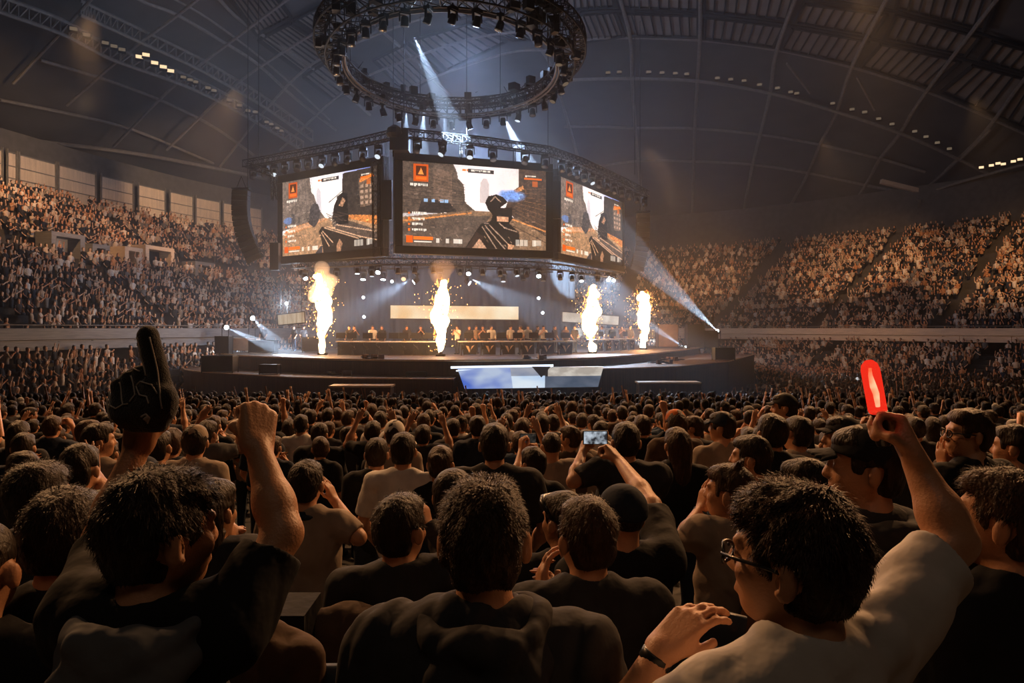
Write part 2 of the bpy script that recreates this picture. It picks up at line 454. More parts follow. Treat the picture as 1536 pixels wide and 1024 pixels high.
            L=((.008+.012*rs.rand(ns))*fac)[:,None]*g('hl',1.0)
            d1=fl*(1-.25*tf)+nn*tf*(.6+.7*rs.rand(ns,1)); d1/=np.linalg.norm(d1,axis=1)[:,None]
            p1=p+d1*L*.6; d2=d1*.55+fl*.6; d2[:,2]-=.25; d2/=np.linalg.norm(d2,axis=1)[:,None]; p2=p1+d2*L*.6
            sd=np.cross(d1,nn); sd/=np.linalg.norm(sd,axis=1)[:,None]+1e-9
            wd=.0009
            SV=np.stack([p-nn*.003-sd*wd,p-nn*.003+sd*wd,p1+sd*wd*.8,p1-sd*wd*.8,p2+sd*wd*.2,p2-sd*wd*.2],1).reshape(-1,3)
            b=np.arange(ns)*6+len(V)
            SQ=np.concatenate([np.stack([b,b+1,b+2,b+3],1),np.stack([b+3,b+2,b+4,b+5],1)])
            V=np.concatenate([V,SV]); Q=np.concatenate([Q,SQ])
        out.append(('hair',V,Q,hm))
    # ---- shirt
    sl=g('sleeve','short'); inf=.016
    pts=[np.array([-.24*wide,-.19,.78]),np.array([.24*wide,.2,.78]),S[-1]-.1,S[1]+.12,nb+.06]
    for s in(-1,1):
        a=arms[s]; e=np.array(a['e']); pts+= [e-.09,e+.09]
        if sl=='long': pts+= [np.array(a['w'])-.07,np.array(a['w'])+.07]
    pts=np.array(pts); lo=pts.min(0)-.02; hi=pts.max(0)+.02
    T=SDF(lo,hi,h if h<.006 else max(h,.0085))
    T.ell((0,.0,.98)+sh*.3,(.165*wide,.118+.02*(wide-1)*3,.21),.06); T.ell((0,0,1.20)+sh*.7,(.175*wide,.112,.21),.07)
    T.cap(S[-1]*np.array([.9,1,1]),S[1]*np.array([.9,1,1]),.060,.060,.07)
    T.cap(nb+np.array([-.03,0,.0]),nb+np.array([.03,0,.0]),.058,.058,.05)
    for s in(-1,1): T.cap(nb+np.array([s*.03,0,-.01]),S[s]*np.array([.92,1,1])+np.array([0,0,.0]),.056,.058,.05)
    T.ell(nb+np.array([0,-.045,-.16]),(.13*wide,.07,.13),.06)
    for s in(-1,1):
        a=arms[s]; e=np.array(a['e']); w=np.array(a['w'])
        k=1+.12*(wide-1)*4
        T.cap(S[s],e,.068*k,.058*k if sl=='short' else .055,.045,cutb=.80 if sl=='short' else None)
        if sl=='long': T.cap(e,w,.056,.042,.03,cutb=.96)
    # folds
    if g('folds',True):
        T.noise(.0050,10,seed=g('seed',1)+20,z=.45); T.noise(.0060 if h<.006 else .0036,24,seed=g('seed',1)+24,z=.4,ridged=True)
        T.noise(.0014,70,seed=g('seed',1)+30,z=.5)
    nk=nb
    T.cut(lambda X,Y,Z: np.sqrt(((X-nk[0])/1.0)**2+((Y-nk[1]-.02)/1.05)**2+((Z-nk[2]-.085)/1.15)**2)-.069,.012)
    T.cut(lambda X,Y,Z: Z-.82,.01)
    if g('collar')=='hoodx':
        for i in range(14):
            t0=math.pi*(.88+1.24*i/13); t1=math.pi*(.88+1.24*(i+1)/13)
            def cp(t,rr=.098): 
                b=max(0,-math.sin(t)); return nb+np.array([math.cos(t)*(rr+.012),math.sin(t)*rr*.95-.006,-.012+.010*abs(math.cos(t))-.045*b+.0])
            T.cap(cp(t0),cp(t1),.028,.028,.016)
            def cq(t): return nb+np.array([math.cos(t)*.085,math.sin(t)*.085-.02,-.06-.06*max(0,-math.sin(t))])
            T.cap(cq(t0),cq(t1),.034,.034,.02)
        T.cut(lambda X,Y,Z: np.sqrt((X-nk[0])**2+((Y-nk[1]-.02))**2+((Z-nk[2]-.085)/1.2)**2)-.070,.01)
    if g('hoodpart'):
        Hd=SDF(nb+np.array([-.24,-.26,-.40]),nb+np.array([.24,.16,.13]),min(h,.007))
        for i in range(16):
            t0=math.pi*(.80+1.40*i/15); t1=math.pi*(.80+1.40*(i+1)/15)
            def cp(t):
                b=max(0,-math.sin(t)); return nb+np.array([math.cos(t)*.112,math.sin(t)*.098-.010,.018-.035*b])
            Hd.cap(cp(t0),cp(t1),.017,.017,.02)
            def cq(t):
                b=max(0,-math.sin(t)); return nb+np.array([math.cos(t)*.118,math.sin(t)*.105-.024,-.030-.085*b**1.5])
            Hd.cap(cq(t0),cq(t1),.014,.014,.03)
        Hd.ell(nb+np.array([0,-.108,-.11]),(.10,.026,.13),.05)
        Hd.noise(.0035,26,seed=g('seed',1)+50,ridged=True); Hd.noise(.002,70,seed=g('seed',1)+51)
        Hd.cut(lambda X,Y,Z: np.sqrt((X-nk[0])**2+((Y-nk[1]-.02))**2+((Z-nk[2]-.085)/1.4)**2)-.072,.01)
        HOOD=('hood',)+Hd.mesh()+(g('hoodpart'),)
    else: HOOD=None
    if g('collar')=='band':
        for i in range(16):
            t0=2*math.pi*i/16; t1=2*math.pi*(i+1)/16
            cp=lambda t: nb+np.array([math.cos(t)*.066,math.sin(t)*.066+.008,.004-.012*math.sin(t)])
            T.cap(cp(t0),cp(t1),.010,.010,.006)
    out.append(('shirt',)+T.mesh()+(g('shirt','c_black'),))
    if HOOD: out.append(HOOD)
    # polo/knit collar as its own part
    if g('collar')=='polo':
        Cc=SDF(nb-.14,nb+.12,min(h,.007))
        for i in range(18):
            t0=2*math.pi*i/18; t1=2*math.pi*(i+1)/18
            cp=lambda t,dz,rr: nb+np.array([math.cos(t)*rr,math.sin(t)*rr+.006,dz-.010*math.sin(t)])
            Cc.cap(cp(t0,.012,.068),cp(t1,.012,.068),.007,.007,.006); Cc.cap(cp(t0,-.012,.082),cp(t1,-.012,.082),.009,.009,.02)
        out.append(('collar',)+Cc.mesh()+(g('collarm','c_navy'),))
    # ---- cap
    if g('cap'):
        A=SDF(hc-.25,hc+.25,min(h,.008))
        A.ell(hp(0,-.008,.040),(.092,.108,.098),.01,Rh)
        RT=Rh.T
        A.cut(lambda X,Y,Z: (X-hc[0])*RT[2,0]+(Y-hc[1])*RT[2,1]+(Z-hc[2])*RT[2,2]-.030+.22*((X-hc[0])*RT[1,0]+(Y-hc[1])*RT[1,1]+(Z-hc[2])*RT[1,2])*(-1),.006)
        out.append(('cap',)+A.mesh()+(g('cap'),))
        if not g('nobrim'):
            Bm=SDF(hc-.28,hc+.28,min(h,.006)); bd=g('brim',1.0)
            for i in range(-4,5):
                x=i*.016; y1=.150-.0011*i*i*1.6
                Bm.cap(hp(x,bd*.085,.050-.0006*i*i),hp(x,bd*y1,.040-.0009*i*i),.007,.006,.012)
            out.append(('brim',)+Bm.mesh()+(g('cap'),))
        A=None
    # ---- trousers
    if not g('notrouser'):
        out.append(('trousers',)+TROUSER+(g('trous','c_jean'),))
    return out
def make_trouser():
    T=SDF((-.24,-.2,-.02),(.24,.28,1.02),.02)
    T.ell((0,0,.90),(.165,.115,.12),.04)
    for s in(-1,1):
        T.cap((s*.085,0,.86),(s*.10,.015,.48),.088,.062,.03); T.cap((s*.10,.015,.48),(s*.10,-.01,.07),.062,.050,.02)
        T.ell((s*.10,.05,.045),(.045,.13,.045),.01)
    return T.mesh()
TROUSER=make_trouser()
def rgba(o,m):
    o.data.materials.clear(); o.data.materials.append(M[m])
def link_person(spec, loc, rz, label, group=None, s=1.0, foot=None):
    parts=build_person(spec); root=None; res=[]
    for nm,V,Q,mm in parts:
        if root is None:
            o=npmesh('person',V,Q,[M[mm]]); root=o
        else:
            o=npmesh(nm,V,Q,[M[mm]],parent=root); res.append(o)
            if nm=='trousers' and foot is not None:
                # legs reach the step the person stands on
                k=(.9*s-(foot-loc[2]))/(.9*s); o.scale=(1,1,k); o.location=(0,0,.9*(1-k))
    root.location=loc; root.rotation_euler=(0,0,rz); root.scale=(s,s,s)
    tag(root,label,'person',group)
    for o in [root]+res:
        o.material_slots[0].link='OBJECT'; o.material_slots[0].material=o.data.materials[0]
    return root
def clone_person(root, tr, loc, rz, label, group, s, mats, foot=None):
    c=root.copy(); COL.objects.link(c); c.location=loc; c.rotation_euler=(0,0,rz); c.scale=(s,s,s)
    if 'group' in c: del c['group']
    tag(c,label,'person',group)
    if 'skin' in mats: c.material_slots[0].material=M[mats['skin']]
    for ch in tr:
        d=ch.copy(); COL.objects.link(d); d.parent=c
        base=ch.name.split('.')[0]
        if base in mats: d.material_slots[0].material=M[mats[base]]
        if base=='trousers' and foot is not None:
            k=max(.6,min(1.5,(.9*s-(foot-loc[2]))/(.9*s))); d.scale=(1,1,k); d.location=(0,0,.9*(1-k))
    return c
GW=(1374,694,1.47); GT=(1340,627,1.52)
# ------------------------------------------------------------------ near people, each placed where they stand
HD=[(0,0.0),(.7,-.05),(1.3,-.42),(1.8,-.50),(2.5,-.66),(3.5,-.80),(4.5,-.88),(5.5,-.95),(7,-1.08),(9,-1.25),(12,-1.45),(20,-2.1),(30,-2.8),(36,-3.3),(200,-3.3)]
def headz(y):
    return float(np.interp(y,[a for a,b in HD],[b for a,b in HD]))
ROW=.95
def rowy(y): return round((y-.5)/ROW)*ROW+.5
def footz(y): return H+headz(rowy(y))-1.60
HEROES=[]
def hero(px,py,D,label,head=(0,0,0),rz=0.0,s=1.0,L=None,Rr=None,**sp):
    hw=P(px,py,D); rot=Matrix.Rotation(-rz,3,'Z'); 
    lean=sp.get('lean',(0,0))
    off=Matrix.Rotation(rz,3,'Z')@(Vector((lean[0]*1.25,.012+lean[1]*1.25,1.585))*s)
    loc=hw-off
    def loc2(p): return tuple((rot@(Vector(p)-loc))/s)
    def arm(a,sd):
        if a is None: return None
        d={'e':loc2(P(*a['e'])),'w':loc2(P(*a['w'])),'hand':a.get('hand','relax')}
        if 't' in a: d['z']=tuple((rot@(P(*a['t'])-P(*a['w'])))/s)
        n=Vector(a.get('n',(0,1,0))); d['n']=tuple(rot@n); d['hs']=a.get('hs',1.0)
        return d
    spec=dict(sp); spec['head']=head
    if L: spec['armL']=arm(L,-1)
    if Rr: spec['armR']=arm(Rr,1)
    fz=footz(D)
    o=link_person(spec,loc,rz,label,s=s,foot=fz)
    HEROES.append((loc.x,loc.y,s)); o['_y']=D
    return o
# the three largest
pA=hero(240,803,1.42,'person in a black tee with grey hood raising a black foam finger and a fist',head=(-.55,.0,.05),rz=-.12,h=.0055,strands=9000,fluff=.12,hl=1.3,
   hairm='hair',shirt='c_black',seed=3,lean=(0.0,.02),hoodpart='c_hoodg',
   L=dict(e=(152,812,1.62),w=(207,668,1.70),t=(216,600,1.72),hand='fist',n=(0,1,0)),
   Rr=dict(e=(424,800,1.50),w=(386,668,1.60),t=(389,606,1.645),hand='fist',n=(-.65,.8,0),hs=1.05))
pB=hero(727,812,1.50,'person in a charcoal hoodie with short dark hair, seen squarely from behind',head=(-.03,.0,0),rz=0,h=.0055,strands=12000,fluff=.45,hl=.85,
   shirt='c_hood',hoodpart='c_hood',wide=1.15,hairm='hairb',seed=5,sleeve='long')
pC=hero(1192,842,1.25,'person in glasses and a light grey tee holding up a red glow stick',head=(.52,.02,-.04),rz=.38,h=.0055,strands=12000,fluff=.4,hl=1.1,hairm='hairb',wide=1.05,
   shirt='c_tee',seed=9,skin='skin',
   L=dict(e=(915,1120,1.36),w=(992,972,1.40),t=(1058,905,1.42),hand='relax',n=(.75,.35,.1)),
   Rr=dict(e=(1432,812,1.40),w=GW,t=GT,hand='grip',n=(-.9,.1,-.2),hs=1.05))

# second ring of people
pG=hero(601,795,2.65,'person in a charcoal shirt with a hand raised beside the cheek',head=(-.45,0,0),h=.008,shirt='c_char',sleeve='long',strands=1800,seed=12,collar='band',
   Rr=dict(e=(680,838,2.85),w=(642,792,2.95),t=(636,765,2.95),hand='relax',n=(-1,.3,0)),wide=1.1)
pH=hero(880,808,2.30,'person in a dark grey tee clapping raised hands beside the hooded person',head=(.25,0,0),rz=.1,h=.008,shirt='c_char',strands=1800,seed=14,wide=1.1,hairm='hairb',
   L=dict(e=(800,935,2.30),w=(816,905,2.45),t=(812,850,2.48),hand='relax',n=(1,.2,0),hs=1.25),
   Rr=dict(e=(905,965,2.7),w=(842,905,2.58),t=(826,860,2.55),hand='relax',n=(-1,.2,0),hs=1.1))
pW=hero(846,783,3.15,'person wearing dark sunglasses up on the head, half hidden behind a grey tee',head=(.7,0,0),h=.01,shirt='c_char',seed=15)
pX=hero(933,778,2.85,'person in a dark cap stretching one bare arm up to a phone',head=(.35,0,0),rz=.1,h=.008,shirt='c_black',cap='c_navy',seed=16,wide=1.1,hair='shaved',
   Rr=dict(e=(978,758,3.15),w=(928,690,3.6),t=(905,660,3.7),hand='grip',n=(-.6,.6,0),hs=1.1))
pY=hero(939,664,4.6,'person in a dark tee filming with a phone held high',head=(0,0,0),h=.009,shirt='c_char',seed=17,wide=1.15,cap=None,strands=700,
   L=dict(e=(860,722,4.5),w=(874,678,4.75),t=(880,655,4.8),hand='grip',n=(.8,.4,0),hs=1.1),
   Rr=dict(e=(985,740,4.7),w=(960,722,4.9),t=(950,700,4.9),hand='relax',n=(-.8,.4,0)))
pL=hero(827,671,5.9,'person in a tan tee with both arms up around a phone',head=(.15,0,0),h=.009,shirt='c_tan',seed=18,hair='shaved',wide=1.1,
   L=dict(e=(775,716,5.85),w=(782,675,6.1),t=(783,655,6.1),hand='grip',n=(.8,.4,0),hs=1.1),
   Rr=dict(e=(822,700,6.2),w=(806,680,6.25),t=(800,664,6.2),hand='grip',n=(-.8,.4,0),hs=1.1))
pD=hero(1297,704,2.20,'person in a black cap and dark hoodie looking across to the side',head=(1.05,.05,0),rz=.25,h=.008,shirt='c_hood',hoodpart='c_char',cap='c_black',brim=1.08,seed=19,sleeve='long',hair='short')
pN=hero(1094,740,3.30,'person in a tan tee with a blue wristband shading the face by hand',head=(.75,.05,0),rz=.25,h=.008,shirt='c_tan',hair='tuft',hairm='hairb',seed=20,strands=1200,
   L=dict(e=(1022,812,3.3),w=(1052,762,3.5),t=(1060,725,3.5),hand='open',n=(1,.3,0)))
pE=hero(1505,782,1.80,'person with thick dark hair filling the corner in a black top',head=(.55,.1,0),rz=.25,h=.008,shirt='c_black',hairm='hairb',strands=4500,fluff=.4,hl=1.3,seed=21,wide=1.15,sleeve='long')
pF=hero(98,806,1.95,'person with rounded black hair in a black top beside the foam finger fan',head=(-.1,0,0),h=.008,shirt='c_black',strands=2500,seed=22,wide=1.1,sleeve='long',hw=1.08)
pF2=hero(58,748,2.60,'person with curly black hair beyond the black-haired one by the foam finger fan',head=(-.3,0,0),h=.009,shirt='c_char',strands=2500,fluff=.7,hl=1.2,seed=23,hw=1.15,
   )
pF3=hero(-32,858,1.75,'person cut off by the frame edge, one warm-lit ear showing',head=(.1,0,0),h=.009,shirt='c_black',seed=24,hair='shaved')
pM=hero(460,727,3.95,'person in a cream polo with a dark collar clapping to one side',head=(-.05,0,0),h=.0085,shirt='c_tan',collar='polo',collarm='c_navy',seed=25,strands=900,wide=1.1,
   Rr=dict(e=(538,806,3.9),w=(502,750,4.2),t=(493,728,4.2),hand='open',n=(-1,.2,0)))
pI=hero(605,677,5.05,'person in a white tee seen from behind, short black hair',head=(0,0,0),h=.009,shirt='c_white',seed=26,strands=600,wide=1.15)
pJ=hero(661,697,5.0,'person with brown hair gathered low, in a black tee',head=(-.1,0,0),h=.009,shirt='c_black',hair='tail',hairm='hairb',seed=27)
pK=hero(742,668,4.35,'broad person in a plain charcoal tee standing tall',head=(0,0,0),h=.009,shirt='c_char',seed=28,wide=1.25,strands=600)
pO=hero(1263,658,4.3,'person in a grey cap turned in profile with a lit face',head=(1.25,.1,0),rz=.3,h=.009,shirt='c_char',cap='c_char',seed=29)
pP=hero(1452,652,3.7,'person with thin glasses in a black tee clapping, face in profile',head=(1.15,.05,0),rz=.3,h=.0085,shirt='c_black',seed=30,hairm='hairb',wide=1.15,
   L=dict(e=(1402,728,3.6),w=(1415,700,3.8),t=(1412,672,3.8),hand='open',n=(1,.2,0)),
   Rr=dict(e=(1440,720,4.0),w=(1428,695,4.05),t=(1416,668,4.0),hand='open',n=(-1,.2,0)))
pP2=hero(1520,672,4.1,'person in a grey tee with straight black hair at the frame edge',head=(.8,0,0),h=.01,shirt='c_grey',seed=31)
pR=hero(1208,733,3.15,'person with short dark hair between the tan tee and the black cap',head=(.8,0,0),rz=.2,h=.009,shirt='c_brown',seed=32,strands=700)
pS=hero(1126,688,4.1,'person in a slate jacket with ruffled hair, face turned aside',head=(.9,.05,0),rz=.2,h=.009,shirt='c_blue',seed=33,strands=500,sleeve='long',hair='short')
pT=hero(1158,651,4.7,'person in a black jacket with a thick bowl of black hair',head=(0,0,0),h=.009,shirt='c_black',seed=34,sleeve='long',hw=1.1,wide=1.1)
pU=hero(1196,652,5.2,'person in a tan jacket leaning behind the black jacket',head=(.4,0,.2),h=.01,shirt='c_tan',seed=35,sleeve='long')
pV=hero(1083,642,5.9,'person in a navy cap and tan scarf-like top',head=(.9,0,0),h=.01,shirt='c_tan',cap='c_navy',seed=36,hair='short')
pV2=hero(1015,668,5.3,'person with long dark brown hair in a black top',head=(.2,0,0),h=.01,shirt='c_black',hair='long',hairm='hairb',seed=37)
pV3=hero(1013,636,6.6,'person in a bright orange knit hat',head=(.2,0,0),h=.01,shirt='c_brown',cap='c_orange',nobrim=True,hair='long',hairm='hairb',seed=38)
pV4=hero(1176,612,6.6,'person in a dark grey cap with its brim to the side',head=(1.2,0,0),h=.01,shirt='c_black',cap='c_char',seed=39)
pW1=hero(237,672,5.0,'person in a slate blue jacket past the raised foam hand',head=(0,0,0),h=.01,shirt='c_blue',seed=40,sleeve='long',wide=1.1)
pW2=hero(293,664,5.4,'person in a pale beige bucket-shaped hat',head=(.2,0,0),h=.01,shirt='c_tan',cap='c_tan',seed=41,nobrim=True)
pW3=hero(592,652,6.6,'person in a white cap worn backwards',head=(.1,0,0),h=.01,shirt='c_tan',cap='c_white',nobrim=True,seed=42)
pW4=hero(148,662,5.2,'person with parted dark hair, lit cheek, in a tan top',head=(-.8,0,0),h=.01,shirt='c_tan',seed=43)
pW5=hero(318,768,2.9,'person with a small silver hair clip between the two raised arms',head=(-.3,0,0),h=.01,shirt='c_char',hair='long',seed=44,
   Rr=dict(e=(372,842,2.8),w=(352,824,3.0),t=(348,800,3.0),hand='relax',n=(-1,.2,0),hs=1.1),
   L=dict(e=(330,850,3.1),w=(338,826,3.1),t=(344,802,3.05),hand='relax',n=(1,.2,0),hs=1.1))
pW6=hero(565,682,5.6,'person in a black jacket close beside the white tee',head=(.1,0,0),h=.01,shirt='c_black',seed=45,sleeve='long')
pW7=hero(120,705,3.7,'person in a grey tee with tousled hair and raised palms',head=(.1,0,0),h=.01,shirt='c_grey',seed=46,strands=500,
   Rr=dict(e=(160,745,3.7),w=(140,705,3.9),t=(136,680,3.9),hand='spread',n=(-.4,1,0)))

# things held or worn
def to_child(mb, name, m, parent, smooth=True):
    o=mb.build(name,m,parent,smooth=smooth)
    o.matrix_parent_inverse=Matrix(); 
    inv=(Matrix.Translation(parent.location)@Matrix.Rotation(parent.rotation_euler[2],4,'Z')@Matrix.Scale(parent.scale[0],4)).inverted()
    o.data.transform(inv); return o
# glow stick
_w=P(*GW); _z=(P(*GT)-_w).normalized(); _n=Vector((-.9,.1,-.2)); _n=(_n-_z*_n.dot(_z)).normalized()
GC=_w+_z*.088*1.05+_n*.030
c=P(1303,541,1.50); _d=(c-GC).normalized(); a=GC-_d*.045; b=GC+_d*.028
gs=empty('glow_stick',b); tag(gs,'red glow stick with a bright core held high in a fist','glow stick')
def rel(mb,name,m,root,smooth=True):
    o=mb.build(name,m,root,smooth=smooth); o.data.transform(Matrix.Translation(-root.location)); return o
g=MB(); d=(c-b).normalized(); q=Vector((0,0,1)).rotation_difference(d).to_matrix()
L=(c-b).length; r=.0185
g.lathe([(r*.9,0),(r,.005),(r,L-.02),(r*.85,L-.008),(r*.45,L)],24,b,q)
mt=bpy.data.materials.new('glow_red_tube'); mt.use_nodes=True; nt=mt.node_tree; nt.nodes.remove(nt.nodes['Principled BSDF'])
e=nt.nodes.new('ShaderNodeEmission'); e.inputs['Color'].default_value=(1,.035,.015,1); e.inputs['Strength'].default_value=1.0
tr=nt.nodes.new('ShaderNodeBsdfTransparent'); tr.inputs['Color'].default_value=(1,.55,.5,1); mx=nt.nodes.new('ShaderNodeMixShader'); mx.inputs['Fac'].default_value=.62
nt.links.new(tr.outputs[0],mx.inputs[1]); nt.links.new(e.outputs[0],mx.inputs[2]); nt.links.new(mx.outputs[0],nt.nodes['Material Output'].inputs['Surface'])
rel(g,'tube',mt,gs)
g=MB(); g.path([b+d*.012+Vector((.002,0,0)),b+d*.04+Vector((.003,0,0)),b+d*L*.5,b+d*L*.72+Vector((-.002,0,0)),b+d*(L-.016)],[.0045,.0062,.0066,.0042,.0030],8)
rel(g,'glowing_core',emat('glow_core',(1,.60,.36),4.5,(1,.14,.05),22),gs)
g=MB(); d2=(b-a).normalized(); q2=Vector((0,0,1)).rotation_difference(d2).to_matrix(); g.lathe([(.013,0),(.015,.006),(.015,(b-a).length-.004),(.0195,(b-a).length)],18,a,q2)
rel(g,'handle',M['plastic'],gs)
# foam finger
fh=empty('foam_finger',P(214,645,1.70)); tag(fh,'black foam finger glove with grey outlines pointing straight up','foam finger')
FZ=1.66
def fp(px,py,dy=0.0):
    v=P(px,py,FZ+dy); return np.array([v.x,v.y,v.z])
pm=FZ/F_PX
A=SDF(fp(155,650)-[0,.07,0],fp(280,482)+[0,.09,0],.0042)
A.cap(fp(222,503),fp(243,590),15.5*pm,17.5*pm,.01)
A.cap(fp(178,578),fp(184,612),11.5*pm,13*pm,.006); A.cap(fp(193,568),fp(203,610),12.5*pm,13*pm,.006); A.cap(fp(210,560),fp(222,606),12.5*pm,14*pm,.006)
A.cap(fp(224,578,-.02),fp(248,592,-.015),12*pm,14*pm,.006)
A.cap(fp(192,615),fp(240,610),22*pm,25*pm,.03); A.cap(fp(196,630),fp(236,632),15*pm,16*pm,.02); A.cap(fp(205,640),fp(232,642),9*pm,9*pm,.02)
A.F=(A.F+0.0).astype(np.float32)
A.noise(.0007,300,seed=5)
V,Q=A.mesh(); o=npmesh('glove',V-np.array(fh.location),Q,[M['foam']],parent=fh)
def outline(pts,dy,r=.0022):
    # printed lines follow the glove's near surface
    res=[]
    for i in range(len(pts)-1):
        for t in np.linspace(0,1,6)[:-1]: res.append((pts[i][0]*(1-t)+pts[i+1][0]*t,pts[i][1]*(1-t)+pts[i+1][1]*t))
    res.append(pts[-1]); out=[]
    X=V[:,0];Y=V[:,1];Z=V[:,2]
    for px,py in res:
        v=P(px,py,FZ); dd=(X-v.x)**2+(Z-v.z)**2; k=dd<.008**2
        y=Y[k].min() if k.any() else FZ
        out.append(Vector((v.x,y-.0004,v.z)))
    # smooth the depth
    for _ in range(3):
        for i in range(1,len(out)-1): out[i].y=(out[i-1].y+out[i].y*2+out[i+1].y)/4
    return out
g=MB()
for pts in ([(213,505),(219,535),(228,562)],[(232,505),(243,550),(252,585),(255,610)],[(186,572),(192,592),(196,604),(204,603)],[(170,585),(176,606),(186,610),(196,604)],[(203,562),(212,590),(206,600)],[(212,577),(222,570),(240,575),(249,588)],[(213,578),(220,590),(232,592),(236,602)],[(196,556),(206,552),(216,556)],[(168,596),(172,615),(176,632)]):
    g.path(outline(pts,0),.0017,6)
rel(g,'printed_outline',M['foamline'],fh)
g=MB(); pts=outline([(224,622),(231,618),(236,624),(232,632)],0)
g.path(pts,.0022,6); g.path(outline([(228,626),(233,622),(231,629)],0),.003,6)
rel(g,'printed_mark',M['foamline'],fh)
# glasses of the glow stick fan
def worn(parent,spec_head,fn,name,m,s,lean=(0,0)):
    Rh=rotm(*spec_head); hc=np.array([lean[0]*1.25,.012+lean[1]*1.25,1.585]); g=MB()
    hp=lambda x,y,z: Vector(hc+Rh@np.array([x,y,z]))
    fn(g,hp); return g.build(name,m,parent,smooth=True)
def glasses(g,hp):
    for s in(-1,1):
        pts=[hp(s*.034+.026*math.cos(t),.112-.010*abs(math.cos(t)) ,.004+.019*math.sin(t)) for t in [i*math.pi/9 for i in range(19)]]
        g.path(pts,.0032,6)
        g.path([hp(s*.060,.105,.010),hp(s*.076,.075,.011),hp(s*.086,.02,.010),hp(s*.089,-.015,.006)],.0032,6)
    g.path([hp(-.009,.113,.008),hp(0,.116,.010),hp(.009,.113,.008)],.0025,6)
worn(pC,(.52,.02,-.04),glasses,'glasses',M['plastic'],1)
worn(pP,(1.15,.05,0),glasses,'glasses',M['plastic'],1)
def shades(g,hp):
    g.path([hp(-.09,.00,.05),hp(-.07,.06,.085),hp(-.03,.095,.09),hp(.03,.095,.09),hp(.07,.06,.085),hp(.09,.0,.05)],[.008,.016,.02,.02,.016,.008],8)
worn(pW,(.7,0,0),shades,'sunglasses',M['plastic'],1)
def clip(g,hp):
    for k in range(7): g.lathe([(.002,-.003),(.0045,0),(.002,.003)],8,hp(.05-.006*k,-.085+.003*k,.075+.006*(k%3)))
worn(pW5,(-.3,0,0),clip,'hair_clip',mat('silver',(.7,.7,.7),rough=.2,metal=1),1)
def band(px,py,D,px2,py2,r,parent,m,w=.011):
    c=P(px,py,D); d=(P(px2,py2,D)-c).normalized(); q=Vector((0,0,1)).rotation_difference(d).to_matrix()
    g=MB(); g.lathe([(r*.94,-w),(r,-w*.8),(r,w*.8),(r*.94,w)],20,c,q); return to_child(g,'wristband',m,parent)
band(984,987,1.397,992,972,.0315,pC,M['plastic'])
band(1050,768,3.48,1053,760,.034,pN,M['c_blue'],.014)
def phone(px,py,D,label,rz=0.0,land=True,lit=True,w=.15,hh=.075):
    c=P(px,py,D); r=empty('phone',c,rz); tag(r,label,'phone')
    g=MB(); g.box((0,0,0),(w,.009,hh)); g.build('case',M['plastic'],r,bevel=.003)
    g=MB(); g.box((0,-.005,0),(w*.92,.001,hh*.88)); g.build('screen',emat('phone_screen',(.10,.085,.07),.5,(.02,.018,.016),30) if not lit else emat('phone_screen_lit',(.55,.62,.7),.9,(.03,.03,.035),22),r)
    return r
phone(893,656,4.72,'phone held sideways at arms length by the filming person',lit=True,w=.16,hh=.09)
phone(792,657,6.15,'phone held up by the person in the tan tee',lit=False,w=.14,hh=.08)
# jackets over seat backs, seats and a box at the lower edge
def seat(px,py,Y,label,rz=0.0,s=1.0):
    c=P(px,py,Y); r=empty('stadium_seat',(c.x,c.y,footz(Y)),rz); tag(r,label,'seat','stadium seats between the nearest people')
    z=c.z-footz(Y)
    g=MB()
    pts=[]
    n=9
    for i in range(n):
        for j in range(6):
            x=-.23+.46*i/(n-1); u=j/5
            pts.append((x,-.02-.05*u**2-.06*(abs(x)/.23)**2*.5,z-.38*(1-u)+(-.02*(abs(x)/.23)**3 if j==5 else 0)))
    fs=[(i*6+j,(i+1)*6+j,(i+1)*6+j+1,i*6+j+1) for i in range(n-1) for j in range(5)]
    g.add(pts,fs); o=g.build('backrest',M['seat'],r,smooth=True); so=o.modifiers.new('s','SOLIDIFY'); so.thickness=.022
    g=MB(); g.box((0,.2,z-.40),(.44,.40,.045)); g.build('seat_pan',M['seat'],r,bevel=.015)
    for sx in(-.19,.19):
        g=MB(); g.tube((sx,.05,z-.42),(sx,.05,0),.018,n=8); g.build('leg',M['metal'],r)
    return r
seat(500,985,2.05,'blue-grey stadium seat back at the bottom edge beside the hooded person',.05)
seat(455,930,2.75,'dark blue seat back behind the cream polo row')
seat(1010,905,2.6,'dark seat back behind the black-haired clapping person')
seat(1010,720,5.3,'empty dark seat back in front of the tan tee with a blue wristband')
def jacket(px,py,Y,w,hh,label,m,seed,group=None):
    c=P(px,py,Y); A=SDF((-w*.75,-.16,-hh*1.2),(w*.75,.16,.12),.008)
    A.cap((-w*.38,0,-.02),(w*.38,0,-.03),.06,.055,.05); A.ell((0,-.01,-hh*.45),(w*.5,.075,hh*.6),.06)
    A.cap((w*.40,-.02,-.03),(w*.47,-.03,-hh*.8),.05,.035,.03)
    A.noise(.010,16,seed=seed,z=.4,ridged=True); A.noise(.004,45,seed=seed+3,z=.5)
    V,Q=A.mesh(); o=npmesh('jacket',V,Q,[M[m]]); o.location=c; tag(o,label,'jacket',group); return o
jacket(405,975,2.0,.22,.36,'brown jacket slumped over a seat under the raised fist','c_brown',3)
jacket(520,930,2.45,.34,.16,'charcoal jacket laid over the seat row between two people','c_brown',8)
g=MB(); c=P(432,905,2.35); g.box((c.x,c.y,c.z-.09),(.16,.20,.18)); o=g.build('cardboard_box',[M['c_black']]); tag(o,'small black box with a lit top edge on the seat row','box')
